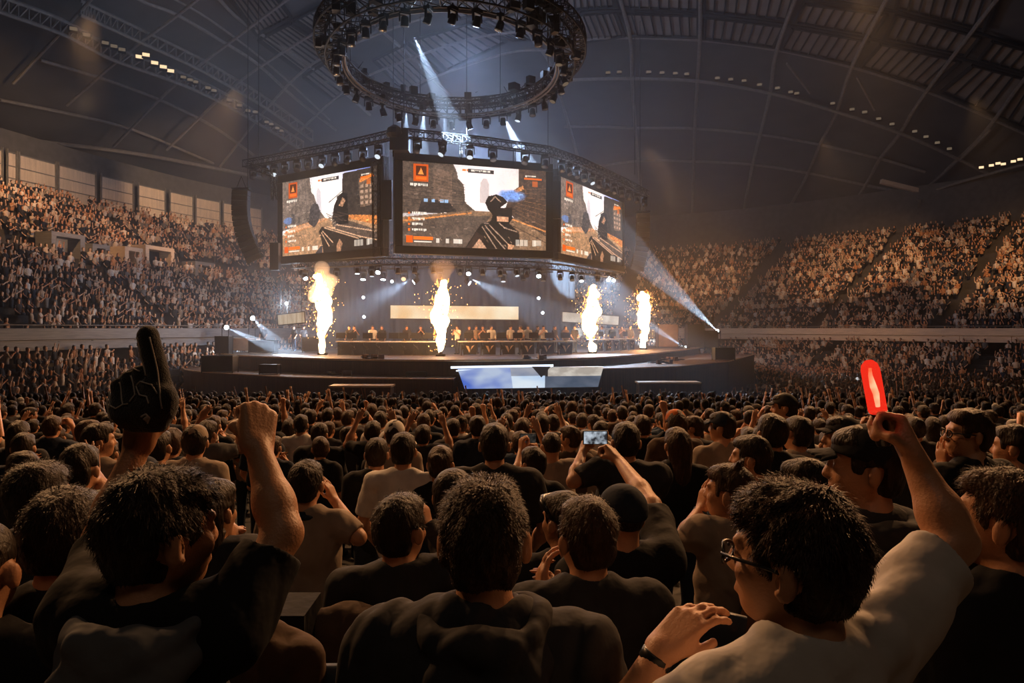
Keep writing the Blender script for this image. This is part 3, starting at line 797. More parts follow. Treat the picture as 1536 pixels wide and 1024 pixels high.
# ------------------------------------------------------------------ hall: bowl, stands, roof
def catmull(pts,n=12):
    out=[]; p=[np.array(q,float) for q in pts]; p=[2*p[0]-p[1]]+p+[2*p[-1]-p[-2]]
    for i in range(1,len(p)-2):
        for t in np.linspace(0,1,n,endpoint=False):
            a,b,c,d=p[i-1:i+3]; out.append(.5*((2*b)+(-a+c)*t+(2*a-5*b+4*c-d)*t*t+(-a+3*b-3*c+d)*t**3))
    out.append(p[-2]); return np.array(out)
raw=catmull([(-33.2,4),(-29.4,18.6),(-24.9,35.6),(-20.3,52.6),(-16.6,67),(-11.5,78),(-2,86),(9,87.5),(20.7,81),(36,62),(52,42),(62,28)],14)
seg=np.r_[0,np.cumsum(np.linalg.norm(np.diff(raw,axis=0),axis=1))]
LEN=seg[-1]
def pathpt(s):
    return np.array([np.interp(s,seg,raw[:,0]),np.interp(s,seg,raw[:,1])])
SS=np.arange(0,LEN,1.0)
PP=np.array([pathpt(s) for s in SS]); TT=np.gradient(PP,axis=0); TT/=np.linalg.norm(TT,axis=1)[:,None]
NN=np.stack([-TT[:,1],TT[:,0]],1)      # outward normal (path runs clockwise seen from above)
def off(s,d):
    return np.array([np.interp(s,SS,PP[:,0])+np.interp(s,SS,NN[:,0])*d, np.interp(s,SS,PP[:,1])+np.interp(s,SS,NN[:,1])*d])
def strip(rows, s0,s1, name, m, step=1.5, kind='structure'):
    """rows: list of (offset,z) profile swept along the bowl path"""
    ss=np.arange(s0,s1+.01,step); V=[];Q=[]
    for s in ss:
        for d,z in rows:
            p=off(s,d); V.append((p[0],p[1],z))
    n=len(rows)
    for i in range(len(ss)-1):
        for j in range(n-1): Q.append((i*n+j,(i+1)*n+j,(i+1)*n+j+1,i*n+j+1))
    o=npmesh(name,np.array(V),np.array(Q),[M[m]] if isinstance(m,str) else m,smooth=False); tag(o,kind=kind); return o
RISE=.47; TR=.8; NRW=26; UP0=H-1.15     # first upper tread
prof=[(0,UP0)]
for k in range(NRW): prof += [(k*TR+.02,UP0+k*RISE),((k+1)*TR,UP0+k*RISE)]
prof += [(NRW*TR+.02,UP0+NRW*RISE),(NRW*TR+2.2,UP0+NRW*RISE)]
SL=float(SS[np.argmin(np.abs(PP[:,1]-86)+np.abs(PP[:,0]+2))])   # where the far end starts
strip(prof,0,LEN,'floor_upper_stand','standfloor')
# lower bowl
LB=9; lprof=[(-LB*.85,0.0)]
for k in range(LB): lprof += [(-(LB-k)*.85+.01,.05+k*.33),(-(LB-k-1)*.85,.05+k*.33)]
lprof += [(3.0,.05+(LB-1)*.33)]
strip(lprof,8,LEN-4,'floor_lower_bowl','standfloor')
# fascia ribbon and recess under it
SM=SL
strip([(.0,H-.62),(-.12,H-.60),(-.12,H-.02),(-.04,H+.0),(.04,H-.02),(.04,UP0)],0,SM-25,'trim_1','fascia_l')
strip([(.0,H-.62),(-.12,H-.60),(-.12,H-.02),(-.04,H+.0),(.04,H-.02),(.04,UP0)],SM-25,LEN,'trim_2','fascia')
strip([(0,H-.62),(2.8,H-1.0),(3.0,.0)],0,LEN,'wall_under_stand','concrete')
# hand rail on the ledge
g=MB(); pts=[Vector((*off(s,.02),H+.16)) for s in np.arange(4,LEN-3,3)]
g.path(pts,.03,6)
for p in pts: g.tube(p,p-Vector((0,0,.3)),.02,n=5)
o=g.build('ledge_railing',M['steel']); tag(o,'thin steel railing along the front ledge of the upper stand','railing')
# wall at the back of the stand with framed panels
TOPZ=UP0+NRW*RISE
BD=NRW*TR+2.2
strip([(BD,TOPZ),(BD+.3,TOPZ+5.5)],0,LEN,'wall_back','concrete')
# left side: lit clerestory panels between dark piers
def spath_at(px,d,side):
    best=None
    for s in np.arange(0,LEN,.25):
        p=off(s,d)
        if p[1]<8: continue
        x=CX+F_PX*p[0]/p[1]
        if (side<0)==(s<SL-10):
            if best is None or abs(x-px)<best[0]: best=(abs(x-px),s)
    return best[1]
wn=1
for (a,b) in ((-60,0),(6,20),(25,80),(86,140),(150,198),(206,246),(251,288),(293,330),(335,362),(366,392)):
    s0=spath_at(a,BD-.3,-1); s1=spath_at(b,BD-.3,-1)
    zt=lambda s: TOPZ+3.4
    p0=off(s0,BD-.35); p1=off(s1,BD-.35)
    win=empty('window_%d'%wn,(p0[0],p0[1],TOPZ+.4)); wn+=1; tag(win,kind='structure')
    def PT(u,z,dd=0): 
        q=p0*(1-u)+p1*u; n=off(s0,BD-.35-dd)-p0; q=q+n; return Vector((q[0]-p0[0],q[1]-p0[1],z))
    g=MB()
    for z0,z1 in((0,.9),(.98,1.9),(1.98,3.0)):
        vs=[PT(0,z0,.05),PT(1,z0,.05),PT(1,z1,.05),PT(0,z1,.05),PT(0,z0,.15),PT(1,z0,.15),PT(1,z1,.15),PT(0,z1,.15)]
        g.add(vs,[(0,1,2,3),(7,6,5,4),(0,4,5,1),(1,5,6,2),(2,6,7,3),(3,7,4,0)])
    g.build('panel',M['panel'],win)
    g=MB()
    for u in(0,1): g.tube(PT(u,-.3,.2),PT(u,3.3,.2),.09,n=4)
    for z in(.94,1.94,3.05): g.tube(PT(0,z,.2),PT(1,z,.2),.05,n=4)
    g.build('window_frame',M['steel'],win)
# vomitory boxes / cabins on the left mid aisle
def cabin(px,row,w,hh,label,m,opening=True):
    d=row*TR+.3; s=spath_at(px,d,-1); p=off(s,d); z=UP0+row*RISE
    t=off(s+.5,d)-off(s-.5,d); a=math.atan2(t[1],t[0])
    r=empty('stand_cabin',(p[0],p[1],z),a); tag(r,label,'cabin','cabins on the mid aisle of the upper stand')
    g=MB(); g.box((0,.6,hh-.15),(w,1.4,.3)); g.build('roof_slab',M[m],r)
    for k in(-1,1):
        g=MB(); g.box((k*(w/2-.2),.6,hh/2-.15),(.4,1.4,hh-.3)); g.build('side_panel',M[m],r)
    g=MB(); g.box((0,1.1,hh/2-.15),(w-.8,.1,hh-.3)); g.build('opening',M['black'] if opening else M['white'],r)
cabin(102,12.6,2.8,1.9,'pale cabin with a bright window strip at the far dark end of the mid aisle','fascia_l',False)
cabin(152,12.4,1.6,1.5,'small grey-beige cabin beside the bright window cabin','fascia_l',True)
cabin(198,12.2,1.9,1.7,'pale square hatch in the middle of the mid aisle','fascia',False)
cabin(240,12.4,3.4,2.0,'wide beige entrance portal with a black opening','fascia',True)
cabin(305,12.2,2.6,1.3,'low pale cabin nearest the loudspeaker column','fascia_l',False)

# terraced floor the crowd stands on
V=[];Q=[]
ys=[rowy(y) for y in np.arange(.5,90,ROW)]
lo=-36; hi=64
yy=-1.2
V+= [(lo,-1.2,H-1.6),(hi,-1.2,H-1.6)]
for y in sorted(set(round(v,3) for v in ys)):
    z=footz(y)
    V+= [(lo,y-ROW/2,z),(hi,y-ROW/2,z)]
    V+= [(lo,y+ROW/2,z),(hi,y+ROW/2,z)]
for i in range(len(V)//2-1): Q.append((2*i,2*i+1,2*i+3,2*i+2))
o=npmesh('floor',np.array(V,float),np.array(Q),[M['concrete']],smooth=False); tag(o,kind='structure')

# roof: an ellipsoid vault with its ribs laid just under it
DC=np.array([5.0,48.0,H-5]); DR=np.array([70.0,86.0,38.0])
def ondome(px,py,k=1.0):
    d=np.array([(px-CX)/F_PX,1.0,(HY-py)/F_PX]); o=np.array([0,0,H])-DC
    r=DR*k; A=((d/r)**2).sum(); B=2*(o*d/r**2).sum(); C=((o/r)**2).sum()-1
    t=(-B+math.sqrt(B*B-4*A*C))/(2*A); return Vector(o+DC+t*d)
nu,nv=96,30; V=[];Q=[]
for j in range(nv+1):
    el=math.pi/2*j/nv*.999
    for i in range(nu):
        az=2*math.pi*i/nu; V.append(DC+DR*np.array([math.cos(az)*math.cos(el),math.sin(az)*math.cos(el),math.sin(el)]))
for j in range(nv):
    for i in range(nu): Q.append((j*nu+i,j*nu+(i+1)%nu,(j+1)*nu+(i+1)%nu,(j+1)*nu+i))
M['roof']=mat('roof_sheet',(.075,.072,.070),(.055,.054,.054),scale=.35,rough=.85,bump=.4,bscale=.7,stretch=(1,1,3))
o=npmesh('ceiling',np.array(V),np.array(Q),[M['roof']]); tag(o,kind='structure')
def rib(pts,r,m='steel',k=.985,truss=False,name='roof_beam'):
    c=catmull(pts,6); P3=[ondome(x,y,k) for x,y in c]
    g=MB()
    if truss:
        up=Vector((0,0,1.1))
        g.path(P3,r,6); g.path([p+up for p in P3],r,6)
        for i in range(len(P3)-1):
            a,b=P3[i],P3[i+1]; n=max(1,int((b-a).length/1.6))
            for q in range(n):
                u=a.lerp(b,q/n); v=a.lerp(b,(q+1)/n); g.tube(u,v+up,r*.5,n=4); g.tube(v,v+up,r*.5,n=4)
    else: g.path(P3,r,8)
    o=g.build(name,M[m]); tag(o,kind='structure'); return P3
ribs_r=[[(850,70),(900,57),(1045,60),(1165,75),(1275,100),(1390,137),(1536,200),(1600,235)],
 [(846,190),(900,190),(955,192),(1045,193),(1140,202),(1230,217),(1320,238),(1388,258)],
 [(880,252),(960,241),(1040,242),(1130,247),(1215,260),(1300,278),(1378,293)]]
fan=[[(925,-20),(945,55),(948,120),(953,195),(960,270),(966,330)],[(1050,-20),(1050,55),(1046,120),(1042,195),(1040,270),(1037,345)],
 [(1200,-20),(1165,75),(1155,140),(1140,202),(1128,250),(1112,335)],[(1340,-20),(1280,95),(1255,168),(1230,217),(1208,268),(1180,318)],
 [(1510,-20),(1390,137),(1350,200),(1320,238),(1300,275),(1268,325)],[(1640,-10),(1536,120),(1480,195),(1436,240),(1380,292)],
 [(775,20),(800,60),(825,95),(845,160),(868,240),(880,300)]]
for r_ in ribs_r: rib(r_,.17)
for r_ in fan: rib(r_,.20,k=.98)
RT2=rib([(838,121),(880,119),(945,118),(1048,122),(1155,140),(1255,168),(1350,200),(1440,240),(1560,300)],.19,k=.97,truss=False)
dark_r=[[(870,20),(900,17),(960,17),(1050,22),(1180,38),(1300,58),(1440,88),(1580,125)],[(1190,-5),(1330,15),(1450,45),(1580,85)]]
for r_ in dark_r: rib(r_,.16,m='metal')
ribs_l=[[(-40,190),(0,205),(100,217),(200,230),(300,248),(400,268)],[(60,90),(160,120),(245,152),(320,190),(380,232)],[(0,150),(110,172),(200,195),(320,245)],
 [(312,-20),(360,30),(430,75),(500,125),(555,172)],[(500,-20),(540,20),(600,70),(640,110),(700,165)]]
for i,r_ in enumerate(ribs_l): rib(r_,.16 if i else .22)
RL1=rib([(-40,0),(0,18),(90,50),(165,88),(265,124),(330,153),(395,190),(455,227)],.16,k=.93,truss=True)
RL2=rib([(120,22),(148,35),(210,63),(290,100),(345,130),(400,163),(469,211)],.15,k=.95,truss=True)
RL3=rib([(190,-12),(219,4),(265,22),(330,60),(385,95),(440,145),(504,195)],.15,k=.965)
rib([(225,-20),(300,20),(370,70),(430,120),(495,180)],.10,k=.965)
for r_ in ([(20,125),(90,50),(145,-10)],[(100,158),(190,80),(270,20),(320,-20)],[(170,220),(260,130),(330,75),(450,-15)],[(250,225),(350,130),(430,75),(500,35),(580,5)],[(330,250),(400,163),(470,95),(570,50),(640,25)],[(420,225),(500,150),(560,110),(700,60),(800,45)],[(560,160),(640,120),(760,80),(830,75)]):
    rib(r_,.13,k=.96)
# diagonal braces on the far right
for r_ in ([(1180,95),(1215,140)],[(1285,115),(1312,165)],[(1485,195),(1440,240)],[(1379,292),(1445,322)],[(1340,330),(1379,296)],[(1475,262),(1536,303)]): rib(r_,.12,k=.95)
# long gutter beam rising above the far stand
rib([(975,376),(1090,362),(1180,345),(1270,322),(1380,292),(1450,270),(1560,240)],.16,k=.93)
for x0,y0,x1,y1 in ((1264,330,1264,350),(1309,318,1309,345),(1270,330,1310,342),(1379,300,1379,335)):
    g=MB(); g.tube(ondome(x0,y0,.90),ondome(x1,y1,.90),.22,n=4); o=g.build('roof_post',M['steel']); tag(o,kind='structure')
# translucent roof panels between the upper ribs (thin slats with dark joints)
M['sky']=mat('roof_panel_pale',(.20,.175,.155),(.15,.135,.12),scale=.6,rough=.8,bump=.3,bscale=2)
def patch(q,nx,ny,k=.99,bars=6,label=None):
    """q: four pixel corners (tl,tr,br,bl)"""
    V=[];Q=[]
    for j in range(ny+1):
        for i in range(nx+1):
            u=i/nx; v=j/ny
            x=(q[0][0]*(1-u)+q[1][0]*u)*(1-v)+(q[3][0]*(1-u)+q[2][0]*u)*v; y=(q[0][1]*(1-u)+q[1][1]*u)*(1-v)+(q[3][1]*(1-u)+q[2][1]*u)*v
            V.append(ondome(x,y,k))
    for j in range(ny):
        for i in range(nx): Q.append((j*(nx+1)+i,j*(nx+1)+i+1,(j+1)*(nx+1)+i+1,(j+1)*(nx+1)+i))
    o=npmesh('ceiling_panel',np.array(V),np.array(Q),[M['sky']]); tag(o,kind='structure')
    g=MB()
    for i in range(bars+1):
        u=i/bars; pts=[]
        for v in(0,.5,1):
            x=(q[0][0]*(1-u)+q[1][0]*u)*(1-v)+(q[3][0]*(1-u)+q[2][0]*u)*v; y=(q[0][1]*(1-u)+q[1][1]*u)*(1-v)+(q[3][1]*(1-u)+q[2][1]*u)*v
            pts.append(ondome(x,y,k-.006))
        g.path(pts,.09 if i not in(0,bars) else .22,5)
    for v in (0,1):
        pts=[]
        for i in range(5):
            u=i/4; x=(q[0][0]*(1-u)+q[1][0]*u)*(1-v)+(q[3][0]*(1-u)+q[2][0]*u)*v; y=(q[0][1]*(1-u)+q[1][1]*u)*(1-v)+(q[3][1]*(1-u)+q[2][1]*u)*v
            pts.append(ondome(x,y,k-.006))
        g.path(pts,.16,5)
    o=g.build('panel_joints',M['metal']); tag(o,kind='structure')
for q in ([(932,20),(1048,24),(1048,56),(944,54)],[(926,-22),(1050,-22),(1048,16),(930,12)],[(1058,26),(1176,40),(1160,71),(1056,58)],[(1056,-22),(1196,-22),(1180,30),(1056,18)],
   [(1190,42),(1302,62),(1278,96),(1172,74)],[(1206,6),(1330,22),(1308,54),(1192,34)],[(1322,66),(1440,92),(1396,132),(1292,100)],[(1345,22),(1470,56),(1448,84),(1328,58)],
   [(1460,98),(1580,130),(1545,195),(1412,138)],[(1490,62),(1620,98),(1590,124),(1468,90)],[(1352,-22),(1500,-22),(1476,46),(1345,12)],
   [(845,25),(922,18),(936,54),(862,66)],[(840,-22),(918,-22),(922,10),(842,16)],
   [(620,60),(705,35),(760,62),(670,105)],[(712,32),(790,18),(828,60),(770,60)],[(640,-10),(760,-22),(790,8),(690,28)],[(560,90),(612,65),(662,110),(610,140)],
   [(388,60),(436,35),(500,78),(455,110)],[(442,30),(500,0),(560,45),(508,76)],[(505,-5),(560,-22),(600,15),(562,40)],[(455,115),(510,80),(560,118),(500,150)],[(330,-22),(400,-22),(436,25),(385,52)]):
    patch(q,6,4,bars=8)
# floodlights on the catwalks
def flood_proto(name):
    r=empty(name,(0,0,0))
    g=MB(); g.box((0,0,0),(.75,.30,.55),taper=.8); g.build('housing',M['lampbody'],r,bevel=.03)
    g=MB(); g.box((0,-.17,0),(.62,.03,.42)); g.build('lens',M['warmdim'],r)
    g=MB(); g.path([Vector((-.42,0,.05)),Vector((-.42,0,.5)),Vector((.42,0,.5)),Vector((.42,0,.05))],.03,6); g.build('bracket',M['metal'],r)
    return r
fl=flood_proto('floodlight'); fltr=tree_of(fl); used=False
def put_flood(px,py,k,label,group,s=1.0,bright=False):
    global used
    c=ondome(px,py,k); o=fl if not used else copy_tree(fl,fltr); used=True
    o.location=c; o.scale=(s,s,s); o.rotation_euler=(-.5,0,-math.atan2(c.x,c.y)); tag(o,label,'floodlight',group)
    if bright:
        for ch in [c_ for c_ in bpy.data.objects if c_.parent==o]:
            if ch.name.startswith('lens'):
                ch.data=ch.data.copy(); ch.data.materials[0]=M['warm']
for x,y in ((912,110),(929,109),(973,109),(993,110),(1013,111),(1030,112),(1076,118),(1096,120),(1116,122),(1139,128),(1166,133),(1186,139),(1195,141),(1249,156),(1278,165),(1297,169),(1318,179),(1338,187),(1372,198),(1389,206),(1406,215),(1424,224)):
    put_flood(x,y,.962,'small square floodlight on the high arched beam over the far stand','floodlights along the high arched beam',.75)
for x,y in ((110,48),(130,57),(158,69),(171,74),(183,79)): put_flood(x,y-3,.925,'dim floodlight at the high end of the sloping catwalk','dim floodlights at the high end of the sloping catwalk',.8)
for x,y in ((209,89),(219,86),(232,98),(245,104),(256,110)): put_flood(x,y-2,.925,'bright warm floodlight in the lit cluster on the sloping catwalk','bright warm floodlights on the sloping catwalk',.9,True)
for x,y in ((275,120),(285,124),(293,127),(312,136),(321,140),(344,154),(359,162),(372,170),(383,172)): put_flood(x,y-3,.925,'floodlight midway down the sloping catwalk','floodlights midway down the sloping catwalk',.75)
for x,y in ((400,187),(407,190),(416,196),(422,200)): put_flood(x,y-3,.925,'floodlight at the low end of the sloping catwalk','floodlights at the low end of the sloping catwalk',.7)
for x,y in ((1472,255),(1487,252),(1497,249),(1505,250),(1520,246),(1530,243)): put_flood(x,y-3,.92,'warm floodlight in the cluster under the gutter beam','floodlights under the gutter beam',.7,True)
c=ondome(1350,279,.92)
g=MB(); g.box(c+Vector((0,0,0)),(4.6,.5,.5),rot=Matrix.Rotation(.24,3,'Y')); o=g.build('roof_lamp_box',M['fascia']); tag(o,'long pale lamp box hung at the end of the lowest roof beam','lamp box')
# ------------------------------------------------------------------ trusses, screens, loudspeakers
def box_truss(mb, pts, w, r=.035, step=.6, closed=False):
    """square lattice truss along a polyline"""
    pts=[Vector(p) for p in pts]; L=len(pts); off4=[]
    for i,p in enumerate(pts):
        d=(pts[(i+1)%L]-pts[i-1]) if closed else (pts[min(i+1,L-1)]-pts[max(i-1,0)])
        d.normalize(); a=Vector((0,0,1)).cross(d).normalized(); b=d.cross(a)
        off4.append([p+a*w/2+b*w/2,p-a*w/2+b*w/2,p-a*w/2-b*w/2,p+a*w/2-b*w/2])
    rng=L if closed else L-1
    for c in range(4):
        for i in range(rng): mb.tube(off4[i][c],off4[(i+1)%L][c],r,n=6)
    for i in range(rng):
        A=off4[i]; B=off4[(i+1)%L]; n=max(1,int(round((B[0]-A[0]).length/step)))
        for q in range(n):
            for c in range(4):
                c2=(c+1)%4
                u=A[c].lerp(B[c],q/n); v=A[c2].lerp(B[c2],(q+1)/n); mb.tube(u,v,r*.55,n=4,caps=False)
                mb.tube(A[c].lerp(B[c],q/n),A[c2].lerp(B[c2],q/n),r*.55,n=4,caps=False)
    return off4
# moving head fixture, built once
def moving_head():
    r=empty('stage_light',(0,0,0))
    g=MB(); g.box((0,0,-.12),(.34,.26,.14)); g.tube((0,0,-.05),(0,0,.10),.03,n=6); g.build('base',M['lampbody'],r,bevel=.015)
    g=MB()
    for s in(-1,1): g.box((s*.19,0,-.34),(.045,.10,.34))
    g.box((0,0,-.20),(.42,.12,.05)); g.build('yoke',M['lampbody'],r,bevel=.01)
    q=Matrix.Rotation(math.radians(0),3,'X')
    g=MB(); g.lathe([(.09,.16),(.13,.12),(.145,0),(.15,-.16),(.16,-.20),(.15,-.205)],14,(0,0,-.46),q); g.build('lamp_head',M['lampbody'],r,smooth=True)
    g=MB(); g.lathe([(.135,-.206),(.12,-.215),(.05,-.222)],14,(0,0,-.46),q); g.build('lens',M['dark_lens'],r,smooth=True)
    return r
mh=moving_head(); mhtr=tree_of(mh); mh_used=False
HEADS=[]
lens_mesh={}
def put_head(loc,label,group,aim=None,lit=None,s=1.0):
    """hangs below loc; aim = world direction of the beam"""
    global mh_used
    o=mh if not mh_used else copy_tree(mh,mhtr); mh_used=True
    o.location=loc; o.scale=(s,s,s); tag(o,label,'stage light',group)
    rot=None
    if aim is not None:
        aim=Vector(aim).normalized()
        o.rotation_euler=(0,0,math.atan2(-aim.x,aim.y) if abs(aim.x)+abs(aim.y)>.05 else 0)
        tilt=math.atan2(math.hypot(aim.x,aim.y),-aim.z)
        for ch in bpy.data.objects:
            if ch.parent==o and (ch.name.startswith('lamp_head') or ch.name.startswith('lens')):
                ch.rotation_euler=(tilt,0,0)
                # swing about the yoke pivot
                pv=Vector((0,0,-.46)); ch.location=pv-Matrix.Rotation(tilt,3,'X')@pv
    if lit:
        for ch in bpy.data.objects:
            if ch.parent==o and ch.name.startswith('lens'):
                if lit not in lens_mesh:
                    lens_mesh[lit]=ch.data.copy(); lens_mesh[lit].materials[0]=M[lit]
                ch.data=lens_mesh[lit]
    HEADS.append(o)
    return Vector(loc)+Vector((0,0,-.46*s))
LIGHTS=[]
def spot(loc,aim,power,angle,color=(.62,.78,1.0),blend=.35,size=.12,name='spot_lamp',fwd=.3):
    l=bpy.data.lights.new(name,'SPOT'); l.energy=power*(BK if name in('shaft_lamp','spot_lamp') else 1); l.spot_size=math.radians(angle); l.spot_blend=blend; l.color=color; l.shadow_soft_size=size
    o=bpy.data.objects.new(name,l); COL.objects.link(o); aim=Vector(aim).normalized(); o.location=Vector(loc)+aim*fwd
    o.rotation_euler=aim.to_track_quat('-Z','Y').to_euler(); LIGHTS.append(o); return o
def point(loc,power,color,size=.3,name='lamp'):
    l=bpy.data.lights.new(name,'POINT'); l.energy=power; l.color=color; l.shadow_soft_size=size
    o=bpy.data.objects.new(name,l); COL.objects.link(o); o.location=loc; return o
def area(loc,aim,power,color,sx,sy,name='panel_light',spread=180):
    l=bpy.data.lights.new(name,'AREA'); l.energy=power; l.color=color; l.shape='RECTANGLE'; l.size=sx; l.size_y=sy; l.spread=math.radians(spread)
    o=bpy.data.objects.new(name,l); COL.objects.link(o); o.location=loc; o.rotation_euler=Vector(aim).normalized().to_track_quat('-Z','Y').to_euler(); return o

# --- the painted pictures shown on the screens (generic street scene with a display overlay)
def vnoise(h,w,cell,seed):
    rs=np.random.RandomState(seed); gh,gw=int(h/cell)+2,int(w/cell)+2; g=rs.rand(gh,gw)
    y=np.arange(h)/cell; x=np.arange(w)/cell; yi=y.astype(int); xi=x.astype(int); fy=(y-yi)[:,None]; fx=(x-xi)[None]
    fy=fy*fy*(3-2*fy); fx=fx*fx*(3-2*fx)
    a=g[yi][:,xi]; b=g[yi][:,xi+1]; c=g[yi+1][:,xi]; d=g[yi+1][:,xi+1]
    return (a*(1-fx)+b*fx)*(1-fy)+(c*(1-fx)+d*fx)*fy
class Pic:
    def __init__(s,w,h):
        s.w,s.h=w,h; s.I=np.zeros((h,w,3)); s.Y,s.X=np.mgrid[0:h,0:w]; s.X=(s.X+.5)/w; s.Y=(s.Y+.5)/h   # 0..1, y down
    def poly(s,pts,c,a=1.0,tex=0.0,cell=3,seed=0):
        ins=np.zeros((s.h,s.w),bool); n=len(pts); j=n-1
        for i in range(n):
            xi,yi=pts[i]; xj,yj=pts[j]
            cond=((yi>s.Y)!=(yj>s.Y)); 
            xx=(xj-xi)*(s.Y-yi)/((yj-yi) if yj!=yi else 1e-9)+xi
            ins^=cond&(s.X<xx); j=i
        c=np.array(c)[None,None]*np.ones((s.h,s.w,1))
        if tex: c=c*(1-tex+2*tex*vnoise(s.h,s.w,cell,seed)*.6+2*tex*.4*(vnoise(s.h,s.w,1.3,seed+40)))[:,:,None]
        s.I=np.where(ins[:,:,None],s.I*(1-a)+c*a,s.I); return ins
    def rect(s,x0,y0,x1,y1,c,a=1.0,**k): return s.poly([(x0,y0),(x1,y0),(x1,y1),(x0,y1)],c,a,**k)
    def line(s,p,q,w,c,a=1.0):
        ax,ay=p;bx,by=q; asp=s.w/s.h
        dx=(bx-ax)*asp; dy=by-ay; L=dx*dx+dy*dy+1e-12
        t=np.clip((((s.X-ax)*asp)*dx+(s.Y-ay)*dy)/L,0,1)
        d=np.hypot((s.X-ax)*asp-t*dx,(s.Y-ay)-t*dy); k=d<w
        s.I[k]=s.I[k]*(1-a)+np.array(c)*a
    def text(s,x0,y,n,c,hgt=.03,seed=0):
        rs=np.random.RandomState(seed); x=x0
        for i in range(n):
            w=.007+.005*rs.rand(); s.rect(x,y,x+w,y+hgt*(.6+.4*rs.rand()),c,.85); x+=w+.003
def _grit(p):
    rs=np.random.RandomState(3)
    for i in range(150):
        x,y=rs.rand(),.25+.7*rs.rand(); y0,x0=int(y*129),int(x*229); c=p.I[y0,x0]
        if c.mean()>.6: continue
        k=1.7 if rs.rand()<.5 else .5; w=.004+.03*rs.rand(); hh=.004+.012*rs.rand(); p.rect(x,y,x+w,y+hh,tuple(np.clip(c*k+(.06 if k>1 else 0),0,1)),.7)
def hud(p,cx=.5):
    L_=np.clip(p.I,0,1).mean(2); p.I=np.clip(p.I,0,1)**.70*(1+(.30*(L_<.6)+.05)*(vnoise(130,230,2.0,77)-.5))[:,:,None]*np.array((1.04,.98,.93))
    O=(.95,.42,.10); W=(.95,.90,.84)
    p.rect(.07,.02,.17,.23,(.75,.30,.07)); p.rect(.085,.05,.155,.16,(.30,.13,.06)); p.poly([(.10,.15),(.12,.07),(.14,.15)],(.95,.55,.25)); p.rect(.085,.18,.155,.205,O)
    p.text(.05,.255,10,W,.035,3)
    p.rect(.44,.035,.62,.085,(.16,.13,.12),.9); p.text(.46,.045,11,W,.028,4); p.text(.40,.045,3,O,.03,4); p.rect(.52,.005,.58,.02,W,.7)
    p.rect(.84,.10,.97,.125,O,.8); p.rect(.90,.14,.94,.21,O,.6); p.text(.85,.07,6,W,.02,8)
    for i in range(4): p.rect(.035,.60+.065*i,.05,.625+.065*i,O); p.text(.06,.595+.065*i,8-i%3,W,.032,10+i)
    p.rect(.02,.875,.065,.965,(.85,.33,.06)); p.rect(.07,.885,.20,.925,O); p.rect(.075,.935,.19,.955,W,.85)
    for x in(.22,.285,.34,.36,.38): p.rect(x,.90,x+.022,.955,W,.75)
    for x in(.78,.81,.84,.90): p.rect(x,.88+.01*((x*100)%3),x+.025,.955,W,.6)
    p.rect(.915,.875,.965,.945,W,.5)
